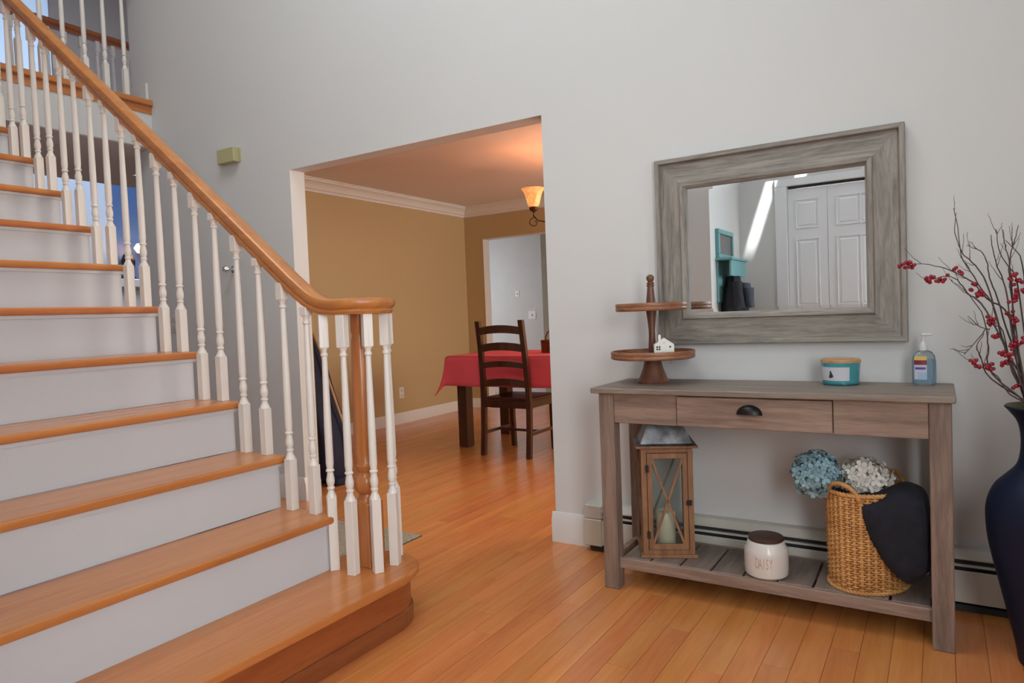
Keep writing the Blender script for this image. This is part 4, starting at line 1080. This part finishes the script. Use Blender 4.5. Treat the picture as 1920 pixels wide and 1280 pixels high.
# local x = out of wall (+X world), y along wall
def rbox(name, x0, x1, y0, y1, z0, z1, mat, par=None, bev=0.003): return box(name, x0, x1, y0, y1, z0, z1, mat, par or rk, bev)
rbox('back_board', 0, 0.016, -0.22, 0.22, 0.0, 0.34, M_tealpaint)
rbox('frame', 0, 0.028, -0.22, 0.22, 0.34, 0.375, M_tealpaint); rbox('frame', 0, 0.028, -0.22, 0.22, 0.53, 0.565, M_tealpaint)
rbox('frame', 0, 0.028, -0.22, -0.185, 0.375, 0.53, M_tealpaint); rbox('frame', 0, 0.028, 0.185, 0.22, 0.375, 0.53, M_tealpaint)
rbox('board', 0, 0.014, -0.185, 0.185, 0.375, 0.53, M_slate)
rbox('shelf', 0, 0.13, -0.24, 0.24, 0.322, 0.34, M_tealpaint)
rbox('shelf_apron', 0.10, 0.116, -0.22, 0.22, 0.20, 0.322, M_tealpaint)
for yy in (-0.15, 0.0, 0.15): tube('hook', [(0.016, yy, 0.12), (0.05, yy, 0.10), (0.07, yy, 0.12), (0.07, yy, 0.14)], 0.004, M_black, rk, seg=6)
def coat(name, label, loc, sy, h_, mat, seed, wtop=0.35):
    t = thing(name, label, 'coat', loc)
    bm = bmesh.new(); rr = random.Random(seed); rings = []; n = 28
    for k in range(12):
        s = k/11; w_ = sy*(wtop+(1-wtop)*math.sin(min(1, s*1.6)*PI/2)); d_ = 0.045+0.045*min(1, s*2)
        rings.append([bm.verts.new((0.06+d_*math.cos(2*PI*i/n)*(1+0.18*math.sin(5*2*PI*i/n+seed)), w_*math.sin(2*PI*i/n)*(1+0.10*math.sin(7*2*PI*i/n+s*2)), -h_*s)) for i in range(n)])
    for q, s in zip(rings, rings[1:]):
        for k in range(n): bm.faces.new((q[k], q[(k+1) % n], s[(k+1) % n], s[k]))
    bm.faces.new(rings[0][::-1]); bm.faces.new(rings[-1])
    for v_ in bm.verts: v_.co += noise.noise_vector(v_.co*9+Vector((seed, 0, 0)))*0.012
    link('coat_body', from_bm(bm, 'coat_body'), mat, t, smooth=True)
    tube('coat_sleeve', [(0.12, sy*0.72, -0.05), (0.135, sy*0.85, -h_*0.35), (0.125, sy*0.8, -h_*0.7)], 0.040, mat, t, seg=12, r1=0.03)
    return t
coat('hanging_coat', 'black coat hanging on the teal rack, seen in the mirror', (-1.425, 0.17, 1.32), 0.19, 0.75, M_coat, 1)
coat('hanging_coat', 'dark grey coat hanging beside the black one, seen in the mirror', (-1.425, -0.16, 1.28), 0.13, 0.70, M_coat2, 5)

# ------------------------------------------------------------------ FAMILY ROOM BITS (seen through the balusters)
mt = thing('mantel_shelf', 'white mantel ledge on the blue wall far beyond the stairs', 'mantel', (XF, 6.0, 0))
box('shelf_board', 0.0, 0.30, -0.80, 0.90, 1.70, 1.82, M_trim, mt, bev=0.01)
box('surround', 0.0, 0.16, -0.70, 0.80, 0.0, 1.70, M_trim, mt)
vv = thing('black_figure', 'tall black ornament standing on the far white mantel', 'ornament', (XF+0.15, 5.44, 1.82))
lathe('ornament_body', [(0.0, 0.0), (0.09, 0.0), (0.10, 0.03), (0.055, 0.10), (0.085, 0.25), (0.095, 0.35), (0.06, 0.47), (0.03, 0.52), (0.0, 0.53)], M_black, vv, cap=False, seg=16)
vv.scale.z = 0.75
lp = thing('sconce_lamp', 'small glowing warm wall lamp on the blue wall', 'lamp', (XF, 5.66, 2.28))
lathe('lamp_glass', [(0.0, -0.08), (0.07, -0.065), (0.11, 0.0), (0.07, 0.065), (0.0, 0.08)], M_glow, lp, c=(0.14, 0, 0), cap=False, seg=16)
box('lamp_arm', 0.0, 0.08, -0.012, 0.012, -0.012, 0.012, M_bronze, lp)
pl = bpy.data.lights.new('wall_lamp_bulb', 'POINT'); pl.energy = 9; pl.color = (1, 0.55, 0.38); pl.shadow_soft_size = 0.08
po = bpy.data.objects.new('wall_lamp_bulb', pl); COL.objects.link(po); po.parent = lp; po.location = (0.30, 0, 0)
sp = thing('ceiling_spot', 'tiny bright recessed spotlight in the ceiling under the bridge', 'ceiling light', (-5.60, 3.22, 2.368))
lathe('trim_ring', [(0.045, 0.0), (0.045, -0.006), (0.035, -0.008), (0.032, 0.0)], M_chrome, sp, cap=False, seg=20)
lathe('spot_glass', [(0.0, -0.002), (0.032, -0.002)], M_spot, sp, cap=False, seg=20)
